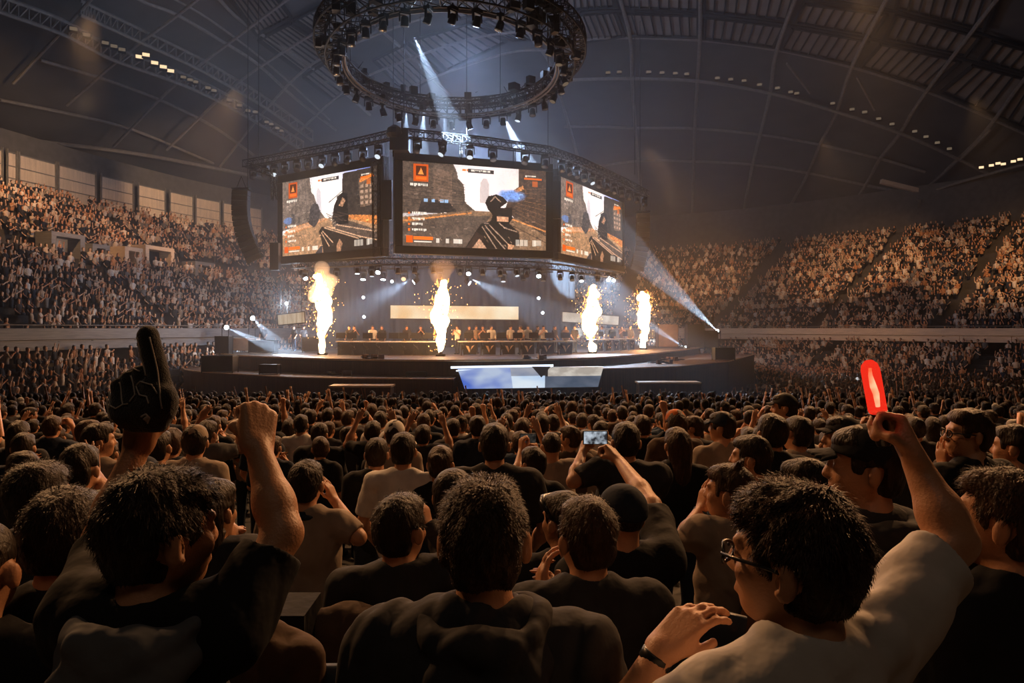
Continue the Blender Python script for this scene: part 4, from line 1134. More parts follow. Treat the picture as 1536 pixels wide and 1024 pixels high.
def pic_main():
    p=Pic(230,130); X,Y=p.X,p.Y; n=vnoise(130,230,22,1)
    sky=np.stack([.80+.2*n-.25*X*0,.80+.18*n,.86+.14*n],2); p.I=sky
    p.I=p.I*(1-(np.clip(np.abs(X-.52)-.10,0,1)*.9)[:,:,None])
    p.poly([(.52,.45),(.525,.2),(.545,.15),(.57,.15),(.585,.2),(.59,.45)],(.62,.58,.60),.75)
    p.poly([(0,0),(.34,0),(.365,.10),(.37,.17),(.41,.24),(.42,.45),(.50,.56),(0,.62)],(.19,.155,.135),1,.5,5,2)
    p.poly([(.20,.05),(.33,.10),(.33,.5),(.20,.52)],(.30,.23,.19),.7,.4,4,3)
    for i in range(9): p.line((.0,.06+.055*i),(.42,.24+.03*i),.004,(.09,.07,.06),.5)
    p.poly([(.80,.0),(1,0),(1,.85),(.78,.62),(.70,.52),(.74,.30),(.80,.22)],(.15,.11,.09),1,.5,4,5)
    p.poly([(.74,.30),(.83,.20),(.84,.24),(.75,.34)],(.65,.38,.2),.9)
    for i in range(9): 
        p.line((.78,.26+.04*i),(1,.22+.07*i),.003,(.36,.24,.17),.7)
        for k in range(4): p.line((.80+.05*k+.02*(i%2),.26+.045*i),(.80+.05*k+.02*(i%2),.30+.045*i),.003,(.30,.2,.14),.6)
    p.poly([(0,.66),(.45,.55),(.63,.55),(.80,.62),(1,.82),(1,1),(0,1)],(.34,.25,.18),1,.35,6,7)
    p.poly([(0,.74),(.30,.62),(.60,.60),(.44,1),(0,1)],(.20,.165,.145),1,.3,9,8)
    p.line((0,.71),(.46,.575),.010,(.75,.40,.16),.8); p.line((.63,.56),(1,.76),.009,(.8,.45,.2),.8); p.line((.7,.66),(1,.90),.006,(.15,.1,.08),.8)
    p.poly([(.12,.47),(.20,.44),(.30,.44),(.36,.56),(.24,.60),(.10,.60)],(.07,.06,.06),.95,.4,4,9)
    for x in(.14,.19,.25,.28): p.rect(x,.43,x+.025,.47,(.45,.65,.9),.9)
    k=((X-.745)/.10)**2+((Y-.335)/.075)**2; a=np.clip(1.5-k*1.2+.6*(vnoise(130,230,6,4)-.5),0,1)[:,:,None]; p.I=p.I*(1-a)+np.array((.30,.47,.86))*a
    D=(.035,.028,.026)
    p.poly([(.56,.44),(.58,.36),(.64,.33),(.69,.36),(.72,.42),(.66,.50),(.62,.60),(.58,.52)],D)
    p.poly([(.42,1),(.53,.70),(.60,.66),(.63,.50),(.75,.48),(.755,.62),(.73,.68),(.80,.78),(.81,.92),(.72,1)],D)
    p.rect(.645,.60,.725,.66,(.75,.5,.36),.9)
    for i,(a_,b_) in enumerate((((.56,.72),(.70,1)),((.54,.74),(.64,1)),((.59,.71),(.75,.98)),((.66,.68),(.70,.74)),((.70,.74),(.79,.78)),((.60,.42),(.63,.36)),((.63,.36),(.67,.42)))): p.line(a_,b_,.006,(.55,.45,.38),.9)
    p.poly([(.43,1),(.50,.80),(.55,.86),(.52,1)],(.10,.07,.06)); p.poly([(.47,1),(.52,.88),(.57,1)],(.70,.50,.38),.8); p.poly([(.72,.93),(.77,.95),(.75,1),(.72,1)],(.75,.50,.35),.8)
    for i in range(18):
        x=.5+.32*math.sin(i*2.3); y=.95-.05*(i%3); p.line((x,y),(x+.01,y+.02),.004,(.7,.6,.5),.5)
    _grit(p); hud(p); return p
def pic_side():
    p=Pic(230,130); X,Y=p.X,p.Y; n=vnoise(130,230,22,6)
    p.I=np.stack([.82+.18*n,.84+.16*n,.92+.08*n],2)
    k=np.clip((X-.55)*3,0,1)*np.clip(1-Y*4,0,1); p.I=p.I*(1-k[:,:,None])+np.array((.30,.42,.85))*k[:,:,None]
    p.poly([(.38,.5),(.385,.2),(.40,.14),(.43,.2),(.44,.5)],(.60,.60,.68),.7)
    p.poly([(0,0),(.31,0),(.33,.20),(.36,.24),(.40,.42),(.48,.55),(0,.66)],(.30,.26,.24),1,.45,6,2)
    for i in range(8): p.line((.08+.035*i,.0),(.06+.045*i,.55),.003,(.16,.14,.13),.6)
    p.poly([(.66,.02),(1,0),(1,.72),(.72,.62),(.62,.55),(.60,.30),(.655,.26)],(.10,.085,.08),1,.5,5,4)
    p.poly([(.82,.12),(.96,.06),(.97,.46),(.84,.48)],(.26,.20,.16),.9,.5,3,5); p.line((.84,.15),(.95,.10),.02,(.85,.42,.15),.9)
    for k_ in range(4):
        for j in range(3): p.rect(.84+.045*j,.20+.07*k_,.87+.045*j,.24+.07*k_,(.62,.5,.42),.7)
    p.poly([(.72,.55),(1,.60),(1,.74),(.72,.64)],(.62,.33,.14),1,.4,4,5)
    p.poly([(0,.72),(.30,.64),(.52,.56),(.62,.55),(1,.72),(1,1),(0,1)],(.50,.36,.25),1,.35,7,6)
    p.poly([(.55,.6),(.72,.62),(1,.78),(1,1),(.6,1)],(.20,.16,.14),1,.3,7,8)
    p.poly([(.0,.70),(.12,.62),(.34,.57),(.50,.55),(.50,.58),(.1,.72)],(.62,.36,.18),.8,.3,5,3)
    k=((X-.07)/.06)**2+((Y-.53)/.045)**2; p.I[k<1]=p.I[k<1]*.3+np.array((.22,.38,.72))*.7
    D=(.03,.028,.03)
    p.poly([(.30,.60),(.31,.42),(.35,.33),(.40,.36),(.43,.48),(.40,.60),(.36,.66)],(.14,.13,.14),1,.6,3,3)
    p.poly([(.10,.58),(.11,.44),(.14,.45),(.15,.58)],(.15,.14,.15),.9); p.poly([(.17,.58),(.18,.50),(.20,.50),(.20,.58)],(.17,.16,.16),.9)
    p.poly([(.55,.60),(.57,.42),(.60,.34),(.66,.26),(.71,.28),(.72,.66),(.62,.66)],D); p.line((.52,.36),(.68,.22),.006,D); p.poly([(.62,.42),(.66,.32),(.69,.36),(.66,.44)],(.6,.42,.3),.9,.6,3,2)
    for i in range(9): p.line((.49+.015*i,.50+.03*(i%4)),(.56+.02*i,.55+.035*((i*2)%4)),.005,(.16,.13,.12),.9)
    for i in range(5): p.line((.50+.02*i,.55+.03*i),(.53+.02*i,.53+.03*i),.004,(.65,.6,.55),.8)
    p.poly([(.41,.72),(.44,.66),(.50,.68),(.80,.84),(1,.88),(1,1),(.46,1),(.44,.84)],(.07,.055,.05))
    for a_,b_ in (((.47,.68),(.82,.86)),((.50,.67),(.84,.84)),((.44,.74),(.52,.92)),((.45,.72),(.56,.88)),((.84,.84),(1,.90)),((.60,.66),(1,.80))): p.line(a_,b_,.007,(.72,.55,.42),.9)
    p.poly([(.60,.92),(.63,.84),(.66,.90),(.64,1),(.60,1)],(.6,.4,.28),.8,.5,3,3); p.poly([(.37,1),(.45,.88),(.45,1)],(.12,.11,.12))
    _grit(p); hud(p); return p
def vc_screen(name,pic,Vfn,parent,strength,matname):
    h,w=pic.h,pic.w; ys,xs=np.mgrid[0:h+1,0:w+1]; V=np.array([Vfn(x/w,y/h) for y in range(h+1) for x in range(w+1)])
    i=np.arange(w)[None]+np.arange(h)[:,None]*(w+1); Q=np.stack([i,i+w+1,i+w+2,i+1],2).reshape(-1,4)
    m=bpy.data.materials.get(matname)
    if not m:
        m=bpy.data.materials.new(matname); m.use_nodes=True; nt=m.node_tree; nt.nodes.remove(nt.nodes['Principled BSDF'])
        a=nt.nodes.new('ShaderNodeAttribute'); a.attribute_name='picture'; e=nt.nodes.new('ShaderNodeEmission'); e.inputs['Strength'].default_value=strength
        nt.links.new(a.outputs['Color'],e.inputs['Color']); nt.links.new(e.outputs[0],nt.nodes['Material Output'].inputs['Surface']); m.cycles.emission_sampling='NONE'
    o=npmesh(name,V,Q,[m],smooth=False,parent=parent)
    at=o.data.color_attributes.new('picture','FLOAT_COLOR','CORNER')
    c=np.ones((h*w,4)); I=pic.I.reshape(-1,3)
    c[:,:3]=np.where(I<=.04045,I/12.92,((np.clip(I,0,1)+.055)/1.055)**2.4)
    at.data.foreach_set('color',np.repeat(c,4,axis=0).astype(np.float32).ravel())
    return o
ZB=124/F_PX*40; ZT=251/F_PX*40
def video_screen(xl,yl,xr,yr,pic,label,fw=.45,ex=None,zt=None):
    A=Vector((xl,yl,0)); B=Vector((xr,yr,0)); d=(B-A).normalized(); nrm=Vector((d.y,-d.x,0))   # toward the audience
    z0=H+ZB; z1=H+ZT; root=empty('video_screen',(A+B)/2+Vector((0,0,z0))); tag(root,label,'screen','hanging video screens'); O=root.location
    vc_screen('display',pic,lambda u,v: tuple(A.lerp(B,u)+Vector((0,0,z1+(z0-z1)*v))-O+nrm*.02),root,1.5,'screen_picture')
    g=MB(); L=(B-A).length; c=(A+B)/2
    q=Matrix(((d.x,-nrm.x,0),(d.y,-nrm.y,0),(0,0,1)))
    def bx(u,z,du,dz,dep=.5,yo=.20): g.box(c+d*u+Vector((0,0,z))-nrm*yo-O,(du,dep,dz),q)
    bx(0,z1+fw/2,L+2*fw,fw); bx(0,z0-fw/2,L+2*fw,fw); bx(-L/2-fw/2,(z0+z1)/2,fw,z1-z0); bx(L/2+fw/2,(z0+z1)/2,fw,z1-z0)
    g.build('screen_frame',M['black'],root,bevel=.04)
    g=MB(); g.box(c+Vector((0,0,(z0+z1)/2))-nrm*.3-O,(L,.4,z1-z0),q); g.build('back_panel',M['black'],root)
    return A,B,d,nrm
PM=pic_main(); PS=pic_side()
s1=video_screen(-5.96,40.0,1.96,42.7,PM,'large middle video screen showing a street and a dark weapon')
s2=video_screen(-14.4,46.1,-7.57,41.2,PS,'angled video screen nearest the tall curved loudspeaker column by the side stand',fw=.5)
s3=video_screen(2.93,44.2,8.0,53.3,PS,'steeply angled video screen beside the brown loudspeaker column',fw=.42)
# upper truss that carries the screens
TT_=[P(368,246,47.5),P(450,231,44.5),P(520,218,42.5),P(585,203,39.6),P(607,200,39.3),P(720,212,40.5),P(822,226,42.0),P(870,243,46),P(925,268,50.5),P(970,291,54.5)]
g=MB(); box_truss(g,TT_,.42,.04,.55); 
o=g.build('upper_lighting_truss',M['metal']); tag(o,'bent lattice truss above the three video screens','truss')
g=MB(); box_truss(g,[P(372,248,47.2),P(410,262,45.8),P(412,300,45.8)],.3,.03,.5); o=g.build('corner_truss',M['metal']); tag(o,'short lattice truss arm hanging at the outer corner over the tall loudspeaker','truss')
g=MB(); box_truss(g,[P(590,190,39.2),P(590,235,39.2)],1.0,.05,.45); g.box(P(600,212,39.4),(1.0,.8,1.1)); g.lathe([(.3,0),(.5,.2),(.4,.5),(.1,.7)],10,P(592,207,39.2)); g.tube(P(603,200,39.3),P(603,178,39.3),.05)
o=g.build('motor_block',M['black']); tag(o,'dark block of hoist motors at the peak of the screen truss','hoist')
g=MB(); box_truss(g,[P(563,240,41),P(563,245,41),P(565,385,41)],.35,.03,.5); g.build('lattice_mast',M['metal']); tag(bpy.data.objects['lattice_mast'],'narrow lattice mast in the gap between two video screens','truss')
for (x,y0,y1,Y) in ((578,200,385,40.6),(831,228,392,43.2)):
    g=MB(); 
    for k in range(6): 
        a=P(x-6+2.2*k,y0,Y); b=P(x-6+2.2*k,y1,Y); g.tube(a,b,.02,n=4)
    g.box(P(x+2,300,Y+.3),(.6,.3,2.2))
    o=g.build('cable_bundle',M['black']); tag(o,'vertical cable bundle '+('between the middle and the angled screen nearest the side stand' if x<600 else 'between the middle and the steep screen'),'cables')
# heads along the upper truss
k=0
for (x,y,Y,lit) in ((380,252,47.3,0),(398,249,46.6,0),(412,247,46,1),(428,243,45.6,0),(446,240,45,0),(463,237,44.4,0),(484,233,43.7,1),(503,230,43,0),(522,227,42.4,0),(545,222,41.6,0),(568,218,40.7,1)):
    put_head(P(x,y-2,Y),'black moving light under the short arm of the upper truss','moving lights on the upper truss over the angled screen by the side stand',aim=(R_.uniform(-.3,.3),-.8,-1),lit='cooldim' if lit else None,s=1.2)
for (x,y,Y,lit) in ((626,206,39.5,0),(664,211,40,1),(705,215,40.5,1),(739,219,41,0),(788,224,41.6,0),(818,230,42,0)):
    put_head(P(x,y,Y),'black moving light above the middle screen','moving lights above the middle screen',aim=(-.5 if x==664 else R_.uniform(-.3,.3),-.5,-1),lit='cooldim' if lit else None,s=1.25)
for i in range(12):
    x=842+i*11.3; y=237+i*5.0; Y=44+i*.95
    put_head(P(x,y+2,Y),'black moving light along the descending truss over the steep screen','moving lights along the descending truss over the steep screen',aim=(R_.uniform(-.2,.4),-.6,-1),lit='cooldim' if i in(4,) else None,s=1.15)
# tie rods between truss and screens
for x,y0,y1,Y in ((476,240,258,44),(540,226,244,42),(620,207,233,39.9),(690,213,240,40.7),(770,222,248,41.8),(853,240,256,45),(905,262,280,49)):
    g=MB(); g.tube(P(x,y0,Y),P(x,y1,Y),.03,n=5); g.tube(P(x+3,y0,Y),P(x+3,y1,Y),.03,n=5); o=g.build('hanging_rod',M['metal']); tag(o,'pair of thin rods hanging a video screen from the truss','rod','rods between truss and video screens')
# hoist chains up to the roof
for i,(x,y,Y) in enumerate(((388,246,47),(590,190,39.2),(606,185,39.4),(700,210,40.4),(822,226,42),(952,262,53),(372,285,46),(960,322,53))):
    g=MB(); p=P(x,y,Y); g.tube(p,p+Vector((0,0,14)),.025,n=4); o=g.build('hoist_chain',M['metal']); tag(o,'thin hoist chain running up into the dark roof','chain','hoist chains above the rig')
# the ring truss
RC=Vector((-2.95,36.0,H+12.75)); RRX=5.75; RRY=6.0
def ringp(t,dr=0.0,dz=0.0):
    y=math.sin(t); return RC+Vector(((RRX+dr)*math.cos(t),(RRY+dr)*y,-y*.62+dz))
ring=empty('ring_truss',RC); tag(ring,'huge circular lighting truss hanging above the screens','truss')
def relr(mb,name,m,smooth=False):
    o=mb.build(name,m,ring,smooth=smooth); o.data.transform(Matrix.Translation(-RC)); return o
n=48
for dr,dz,nm in((0,0,'outer_lattice'),):
    g=MB(); box_truss(g,[ringp(2*math.pi*i/n,-.1,.35) for i in range(n)],.75,.05,.5,closed=True); relr(g,'outer_lattice',M['metal'])
g=MB(); box_truss(g,[ringp(2*math.pi*i/n,.55,.9) for i in range(n)],.5,.045,.5,closed=True); relr(g,'upper_lattice',M['metal'])
g=MB(); g.path([ringp(2*math.pi*i/n,-.62,-.08) for i in range(n)],.06,6,closed=True); g.path([ringp(2*math.pi*i/n,-.50,-.20) for i in range(n)],.04,6,closed=True); relr(g,'lower_rail',M['steel'],True)
g=MB()
rs=random.Random(4)
for i in range(85):
    t=rs.random()*6.283; c=ringp(t,rs.uniform(-.3,.7),rs.uniform(.0,1.2)); gb=MB(); gb.box(c,(rs.uniform(.2,.55),rs.uniform(.2,.45),rs.uniform(.2,.5)),Matrix.Rotation(rs.random()*3,3,'Z')); relr(gb,'dimmer_box',M['lampbody'])
for i in range(60):
    t=rs.random()*6.283; c=ringp(t,rs.uniform(-.2,.6),rs.uniform(.8,1.4)); d=Vector((rs.uniform(-.4,.4),rs.uniform(-.4,.4),rs.uniform(-.6,.5))); g.tube(c,c+d,.025,n=4)
relr(g,'loose_cable',M['lampbody'])
g=MB()
for i in range(8):
    t=2*math.pi*(i+.5)/8; p=ringp(t,.2,1.1); g.tube(p,p+Vector((0,0,13)),.025,n=4)
relr(g,'suspension_cables',M['metal'])
RLIT={3:.0,11:0,14:0}
for i in range(34):
    t=2*math.pi*i/34; px=CX+F_PX*ringp(t).x/ringp(t).y
    up=math.sin(t)>.0
    put_head(ringp(t,-.25,-.05),'black moving light slung under the big ring truss','moving lights under the ring truss',aim=(rs.uniform(-.4,.4),rs.uniform(-.4,.4),-1),lit='cooldim' if i in(5,12) else ('warmdim' if i in(0,2,31,32) else None),s=1.15)
# line arrays
def line_array(top,bot,bend,n,w,label,m,Y):
    a=P(*top,Y); b=P(*bot,Y); root=empty('line_array_speaker',a); tag(root,label,'loudspeaker')
    L=(b-a).length; pts=[]
    for i in range(n):
        u=(i+.5)/n; p=a.lerp(b,u)+Vector((-bend*math.sin(math.pi*u)*.5,0,0)); pts.append(p)
    for i,p in enumerate(pts):
        d=(pts[min(i+1,n-1)]-pts[max(i-1,0)]).normalized(); ang=math.atan2(d.x,-d.z)
        q=Matrix.Rotation(-ang,3,'Y')@Matrix.Rotation(.25*(i/n)**2,3,'X'); g=MB(); g.box(p-a,(w,.55,L/n*.93),q,taper=.97)
        g.box(p-a+Vector((0,-.285,0)),(w*.9,.02,L/n*.75),q); o=g.build('speaker_cabinet',M[m],root,bevel=.015)
    g=MB(); g.box((0,0,.12),(w*1.05,.5,.08)); g.tube((-w*.3,0,.15),(0,0,.9),.02,n=4); g.tube((w*.3,0,.15),(0,0,.9),.02,n=4); g.build('rigging_frame',M['metal'],root)
M['spk']=mat('speaker_grille',(.028,.028,.030),(.018,.018,.02),scale=30,rough=.6)
M['spkb']=mat('speaker_grille_brown',(.075,.055,.042),(.055,.04,.03),scale=30,rough=.6)
line_array((362,286),(384,391),.75,14,1.0,'tall curved black loudspeaker column before the side stand','spk',45.5)
line_array((964,320),(955,405),-.35,12,.95,'brownish curved loudspeaker column beside the steep screen','spkb',52.5)
g=MB(); c=P(416,392,45.6); g.box(P(413,385,45.4),(.55,.5,1.7)); o=g.build('side_fill_speaker',M['black'],bevel=.03); tag(o,'black box loudspeaker under the corner of the angled screen','loudspeaker')

# --- under-truss below the screens
UT=[P(440,398,45.6),P(500,396,43.6),P(575,392,41.2),P(700,394,42),P(800,397,43),P(850,402,45.0),P(925,414,52)]
g=MB(); box_truss(g,UT,.35,.03,.6); o=g.build('lower_lighting_truss',M['metal']); tag(o,'thin lattice truss with lamps just below the video screens','truss')
g=MB(); box_truss(g,[P(545,400,50),P(700,398,50),P(830,404,50)],.35,.03,.6); o=g.build('back_lighting_truss',M['metal']); tag(o,'second lattice truss further back over the stage','truss')
for (x,y,Y,a,lit) in ((452,402,45.4,(.2,-.4,-1),0),(458,408,45.2,(.4,-1,-1),'cool'),(480,403,44.4,(0,0,-1),'cool'),(505,405,43.6,(.2,-.6,-1),'warmdim'),(536,398,42.6,(0,.05,-1),'cool'),(558,402,41.9,(0,-.2,-1),'cooldim'),(568,398,41.6,(-.1,-.8,-.7),'cool'),(597,398,41.3,(0,-.4,-1),0),(622,397,41.4,(0,-.2,-1),0),(650,397,41.6,(.1,-.3,-1),0),(690,400,41.9,(.1,-.9,-.8),'warmdim'),(703,400,42,(.0,-.9,-.8),'cool'),(724,400,42.2,(0,-.4,-1),'warmdim'),(750,402,42.5,(.1,-.4,-1),'warmdim'),(775,402,42.7,(.2,-.4,-1),'cooldim'),(790,403,42.9,(0,-.7,-.8),0),(808,404,43.1,(0,-.9,-.8),'cool'),(840,408,44.6,(.1,-.6,-1),0),(858,410,45.5,(0,-.6,-1),'warmdim'),(872,411,46.4,(0,-.4,-1),'cool'),(896,411,49,(.1,-.5,-1),0),(912,412,50.5,(.0,-.9,-.6),'cool'),(920,413,51.2,(.0,-.9,-.6),'cool')):
    put_head(P(x,y-4,Y),'small moving light on the truss below the screens'+(', lens lit' if lit else ', lens dark'),'lit moving lights below the screens' if lit else 'dark moving lights below the screens',aim=a,lit=lit or None,s=.95)
for (x,y,Y,a,lit) in ((625,408,50,(-1.1,-.3,-.8),'cool'),(700,410,50,(1.3,-.3,-.75),'cool'),(755,405,50,(0,-.3,-1),'cooldim'),(785,403,50,(0,-.3,-1),0),(660,402,50,(0,-.3,-1),0),(606,404,50,(0,-.9,-.5),'warm'),(545,402,50,(0,-.3,-1),'cool'),(575,402,50,(0,-.3,-1),'cool'),(815,404,50,(0,-.3,-1),'warmdim')):
    put_head(P(x,y,Y),'moving light on the back truss over the stage'+(', lens lit' if lit else ', lens dark'),'lit moving lights on the back truss' if lit else 'dark moving lights on the back truss',aim=a,lit=lit or None,s=1.2)

# ------------------------------------------------------------------ the stage
DKZ=H-1.57
front=catmull([(-18.5,46),(-15,41.2),(-9,36.9),(-2.2,35.4),(3,37.4),(7.5,43),(11.5,51),(15.6,60)],6)
back=[(13,66),(0,66),(-12,60),(-17,53)]
def deckslab(fr,bk,z0,z1,name,m,parent):
    pts=[tuple(p) for p in fr]+list(bk); n=len(pts)
    g=MB(); g.add([(x,y,z0) for x,y in pts]+[(x,y,z1) for x,y in pts],[tuple(range(n,2*n)),tuple(range(n-1,-1,-1))]+[(i,(i+1)%n,n+(i+1)%n,n+i) for i in range(n)]); return g.build(name,m,parent)
stg=empty('concert_stage',(0,0,0)); tag(stg,'wide curved two-level concert stage in the middle of the hall','stage')
deckslab(front,back,DKZ-.10,DKZ,'deck',M['deck'],stg)
g=MB(); g.path([Vector((x,y,DKZ+.0)) for x,y in front],.055,6); g.build('lit_edge',M['edge'],stg)
fr2=[(x*.99,y+.3) for x,y in front]; deckslab(fr2,[(x*.98,y-.3) for x,y in back],0,DKZ-.10,'skirt',M['skirt'],stg)
LZ=H-2.32
low=catmull([(-20.5,46),(-17.5,40),(-10.5,34.6)],6); low=[tuple(p) for p in low]+[(-8.0,33.9),(-2.65,33.4),(-2.65,36.5),(-10,38.2),(-18,47)]
g=MB(); n=len(low); g.add([(x,y,0) for x,y in low]+[(x,y,LZ) for x,y in low],[tuple(range(n,2*n)),tuple(range(n-1,-1,-1))]+[(i,(i+1)%n,n+(i+1)%n,n+i) for i in range(n)]); g.build('lower_platform',M['skirt'],stg)
g=MB(); g.path([Vector((x,y,LZ)) for x,y in low[:-3]],.04,5); g.build('platform_edge',M['edge'],stg)
lowr=[(4.4,36.0),(8.5,38.0),(13,44),(18.5,56),(15,58),(9,47),(5.0,40)]
LZR=H-2.0
g=MB(); n=len(lowr); g.add([(x,y,0) for x,y in lowr]+[(x,y,LZR) for x,y in lowr],[tuple(range(n,2*n)),tuple(range(n-1,-1,-1))]+[(i,(i+1)%n,n+(i+1)%n,n+i) for i in range(n)]); g.build('lower_platform',M['skirt'],stg)
g=MB(); g.path([Vector((x,y,LZR)) for x,y in lowr[:4]],.035,5); g.build('platform_edge',M['edge'],stg)
# backdrop
g=MB(); pts=[]
nb=120
for i in range(nb+1):
    u=i/nb; x=-15.5+20.5*u; y=58+2*math.sin(math.pi*u); pts.append((x,y+.12*math.sin(i*1.9)))
V=[(x,y,DKZ) for x,y in pts]+[(x,y,H+5.2) for x,y in pts]
g.add(V,[(i,i+1,nb+1+i+1,nb+1+i) for i in range(nb)]); o=g.build('backdrop_curtain',M['drape'],smooth=True); so=o.modifiers.new('s','SOLIDIFY'); so.thickness=.05; tag(o,'black pleated drape closing the rear of the stage','curtain')
g=MB(); box_truss(g,[Vector((pts[0][0],pts[0][1],H+5.35)),Vector((pts[60][0],pts[60][1],H+5.35)),Vector((pts[-1][0],pts[-1][1],H+5.35))],.3,.03,.8); o=g.build('drape_truss',M['metal']); tag(o,'lattice truss the black drape hangs from','truss')
# LED strips
def led_banner(corners,Y0,Y1,label,c1,c2,s,scale=1.2,stretch=(1,1,1)):
    tl,tr_,br,bl=corners; a=P(*tl,Y0); b=P(*tr_,Y1); c=P(*br,Y1); d=P(*bl,Y0)
    root=empty('led_banner',(a+c)/2); tag(root,label,'led banner'); O=root.location
    g=MB(); g.add([a-O,b-O,c-O,d-O],[(3,2,1,0)]); e=g.build('display_panel',emat('led_'+label[:12],c1,s,c2,scale,stretch),root)
    g=MB(); k=Vector((0,.03,0)); dd=Vector((0,.25,0))
    g.add([a-O+k,b-O+k,c-O+k,d-O+k,a-O+dd,b-O+dd,c-O+dd,d-O+dd],[(0,1,2,3),(7,6,5,4),(0,4,5,1),(1,5,6,2),(2,6,7,3),(3,7,4,0)]); g.build('cabinet',M['black'],root)
    g=MB()
    for p,q in((a,b),(b,c),(c,d),(d,a)): g.tube(p-O,q-O,.05,n=4)
    g.build('frame',M['black'],root)
    g=MB()
    for u in(.12,.88): 
        p=a.lerp(b,u)-O; g.tube(p,p+Vector((0,.1,2.1)),.02,n=4)
    g.build('hanging_wire',M['metal'],root)
    return root
led_banner([(585,457),(778.5,459),(778.5,480),(585,478)],50.5,51,'long glowing cream banner across the rear of the stage',(.88,.56,.28),(1,.86,.62),1.0,.45)
led_banner([(416,472),(457,467),(458,484),(417,488)],47,46,'small tilted banner over the equipment side of the stage',(.42,.30,.18),(.62,.50,.36),.7,1.2,(5,1,.4))
led_banner([(843,467),(929,474),(928,488),(843,483)],50,53,'medium pale banner behind the flame next to the third desk',(.55,.45,.36),(.8,.72,.62),.85,.9)
# front led wall with ramp
r=empty('led_wall',P(790,566,34)); tag(r,'blue and white led wall set low into the stage front','led wall'); O=r.location
m=emat('led_wall_blue',(.10,.20,.75),.75,(.60,.72,.95),.55)
g=MB(); a,b,c,d=P(686,552,35.0),P(905,550,35.2),P(897,580,33.6),P(697,583,33.4)
def sub(u0,v0,u1,v1): 
    f=lambda u,v: a.lerp(b,u).lerp(d.lerp(c,u),v)-O
    return [f(u0,v0),f(u1,v0),f(u1,v1),f(u0,v1)]
g.add([q+Vector((0,-.02,0)) for q in sub(0,0,.36,1)],[(3,2,1,0)]); g.build('blue_panel',m,r)
g=MB(); g.add([q+Vector((0,-.02,0)) for q in sub(.36,.0,.58,.42)],[(3,2,1,0)]); g.build('pale_panel',emat('led_pale',(.30,.36,.52),.7,(.50,.52,.60),.8),r)
g=MB(); g.add([q+Vector((0,-.02,0)) for q in sub(.62,.0,1.0,.45)],[(3,2,1,0)]); g.build('cream_panel',emat('led_cream',(.50,.44,.38),.8,(.80,.74,.66),1.6),r)
g=MB(); g.add([q+Vector((0,-.03,0)) for q in sub(.36,.42,.60,1)],[(3,2,1,0)]); g.build('white_panel',emat('led_white',(.55,.72,.95),.9,(.8,.9,1.),.6),r)
g=MB(); g.add([q+Vector((0,-.02,0)) for q in sub(.60,.45,1.0,1)],[(3,2,1,0)]); g.build('grey_blue_panel',emat('led_dim',(.08,.11,.17),.7,(.15,.18,.25),1),r)
g=MB(); g.add([a-O,b-O,c-O,d-O]+[q-O+Vector((0,.5,0)) for q in(a,b,c,d)],[(0,1,2,3),(7,6,5,4),(0,4,5,1),(1,5,6,2),(2,6,7,3),(3,7,4,0)]); g.build('wall_body',M['black'],r)
g=MB(); g.tube(P(676,551,35.1)-O,P(830,548,35.4)-O,.06); g.tube(P(684,556,34.8)-O,P(828,551,35.3)-O,.035); g.build('light_bar',emat('bar_white',(.75,.85,1),1.6),r)
g=MB(); p0,p1,p2=P(798,550,33.9)-O,P(826,550,33.9)-O,P(812,566,33.2)-O; dd=Vector((0,.3,0)); g.add([p0,p1,p2,p0+dd,p1+dd,p2+dd],[(0,2,1),(3,4,5),(0,1,4,3),(1,2,5,4),(2,0,3,5)]); g.build('dark_wedge',M['black'],r)
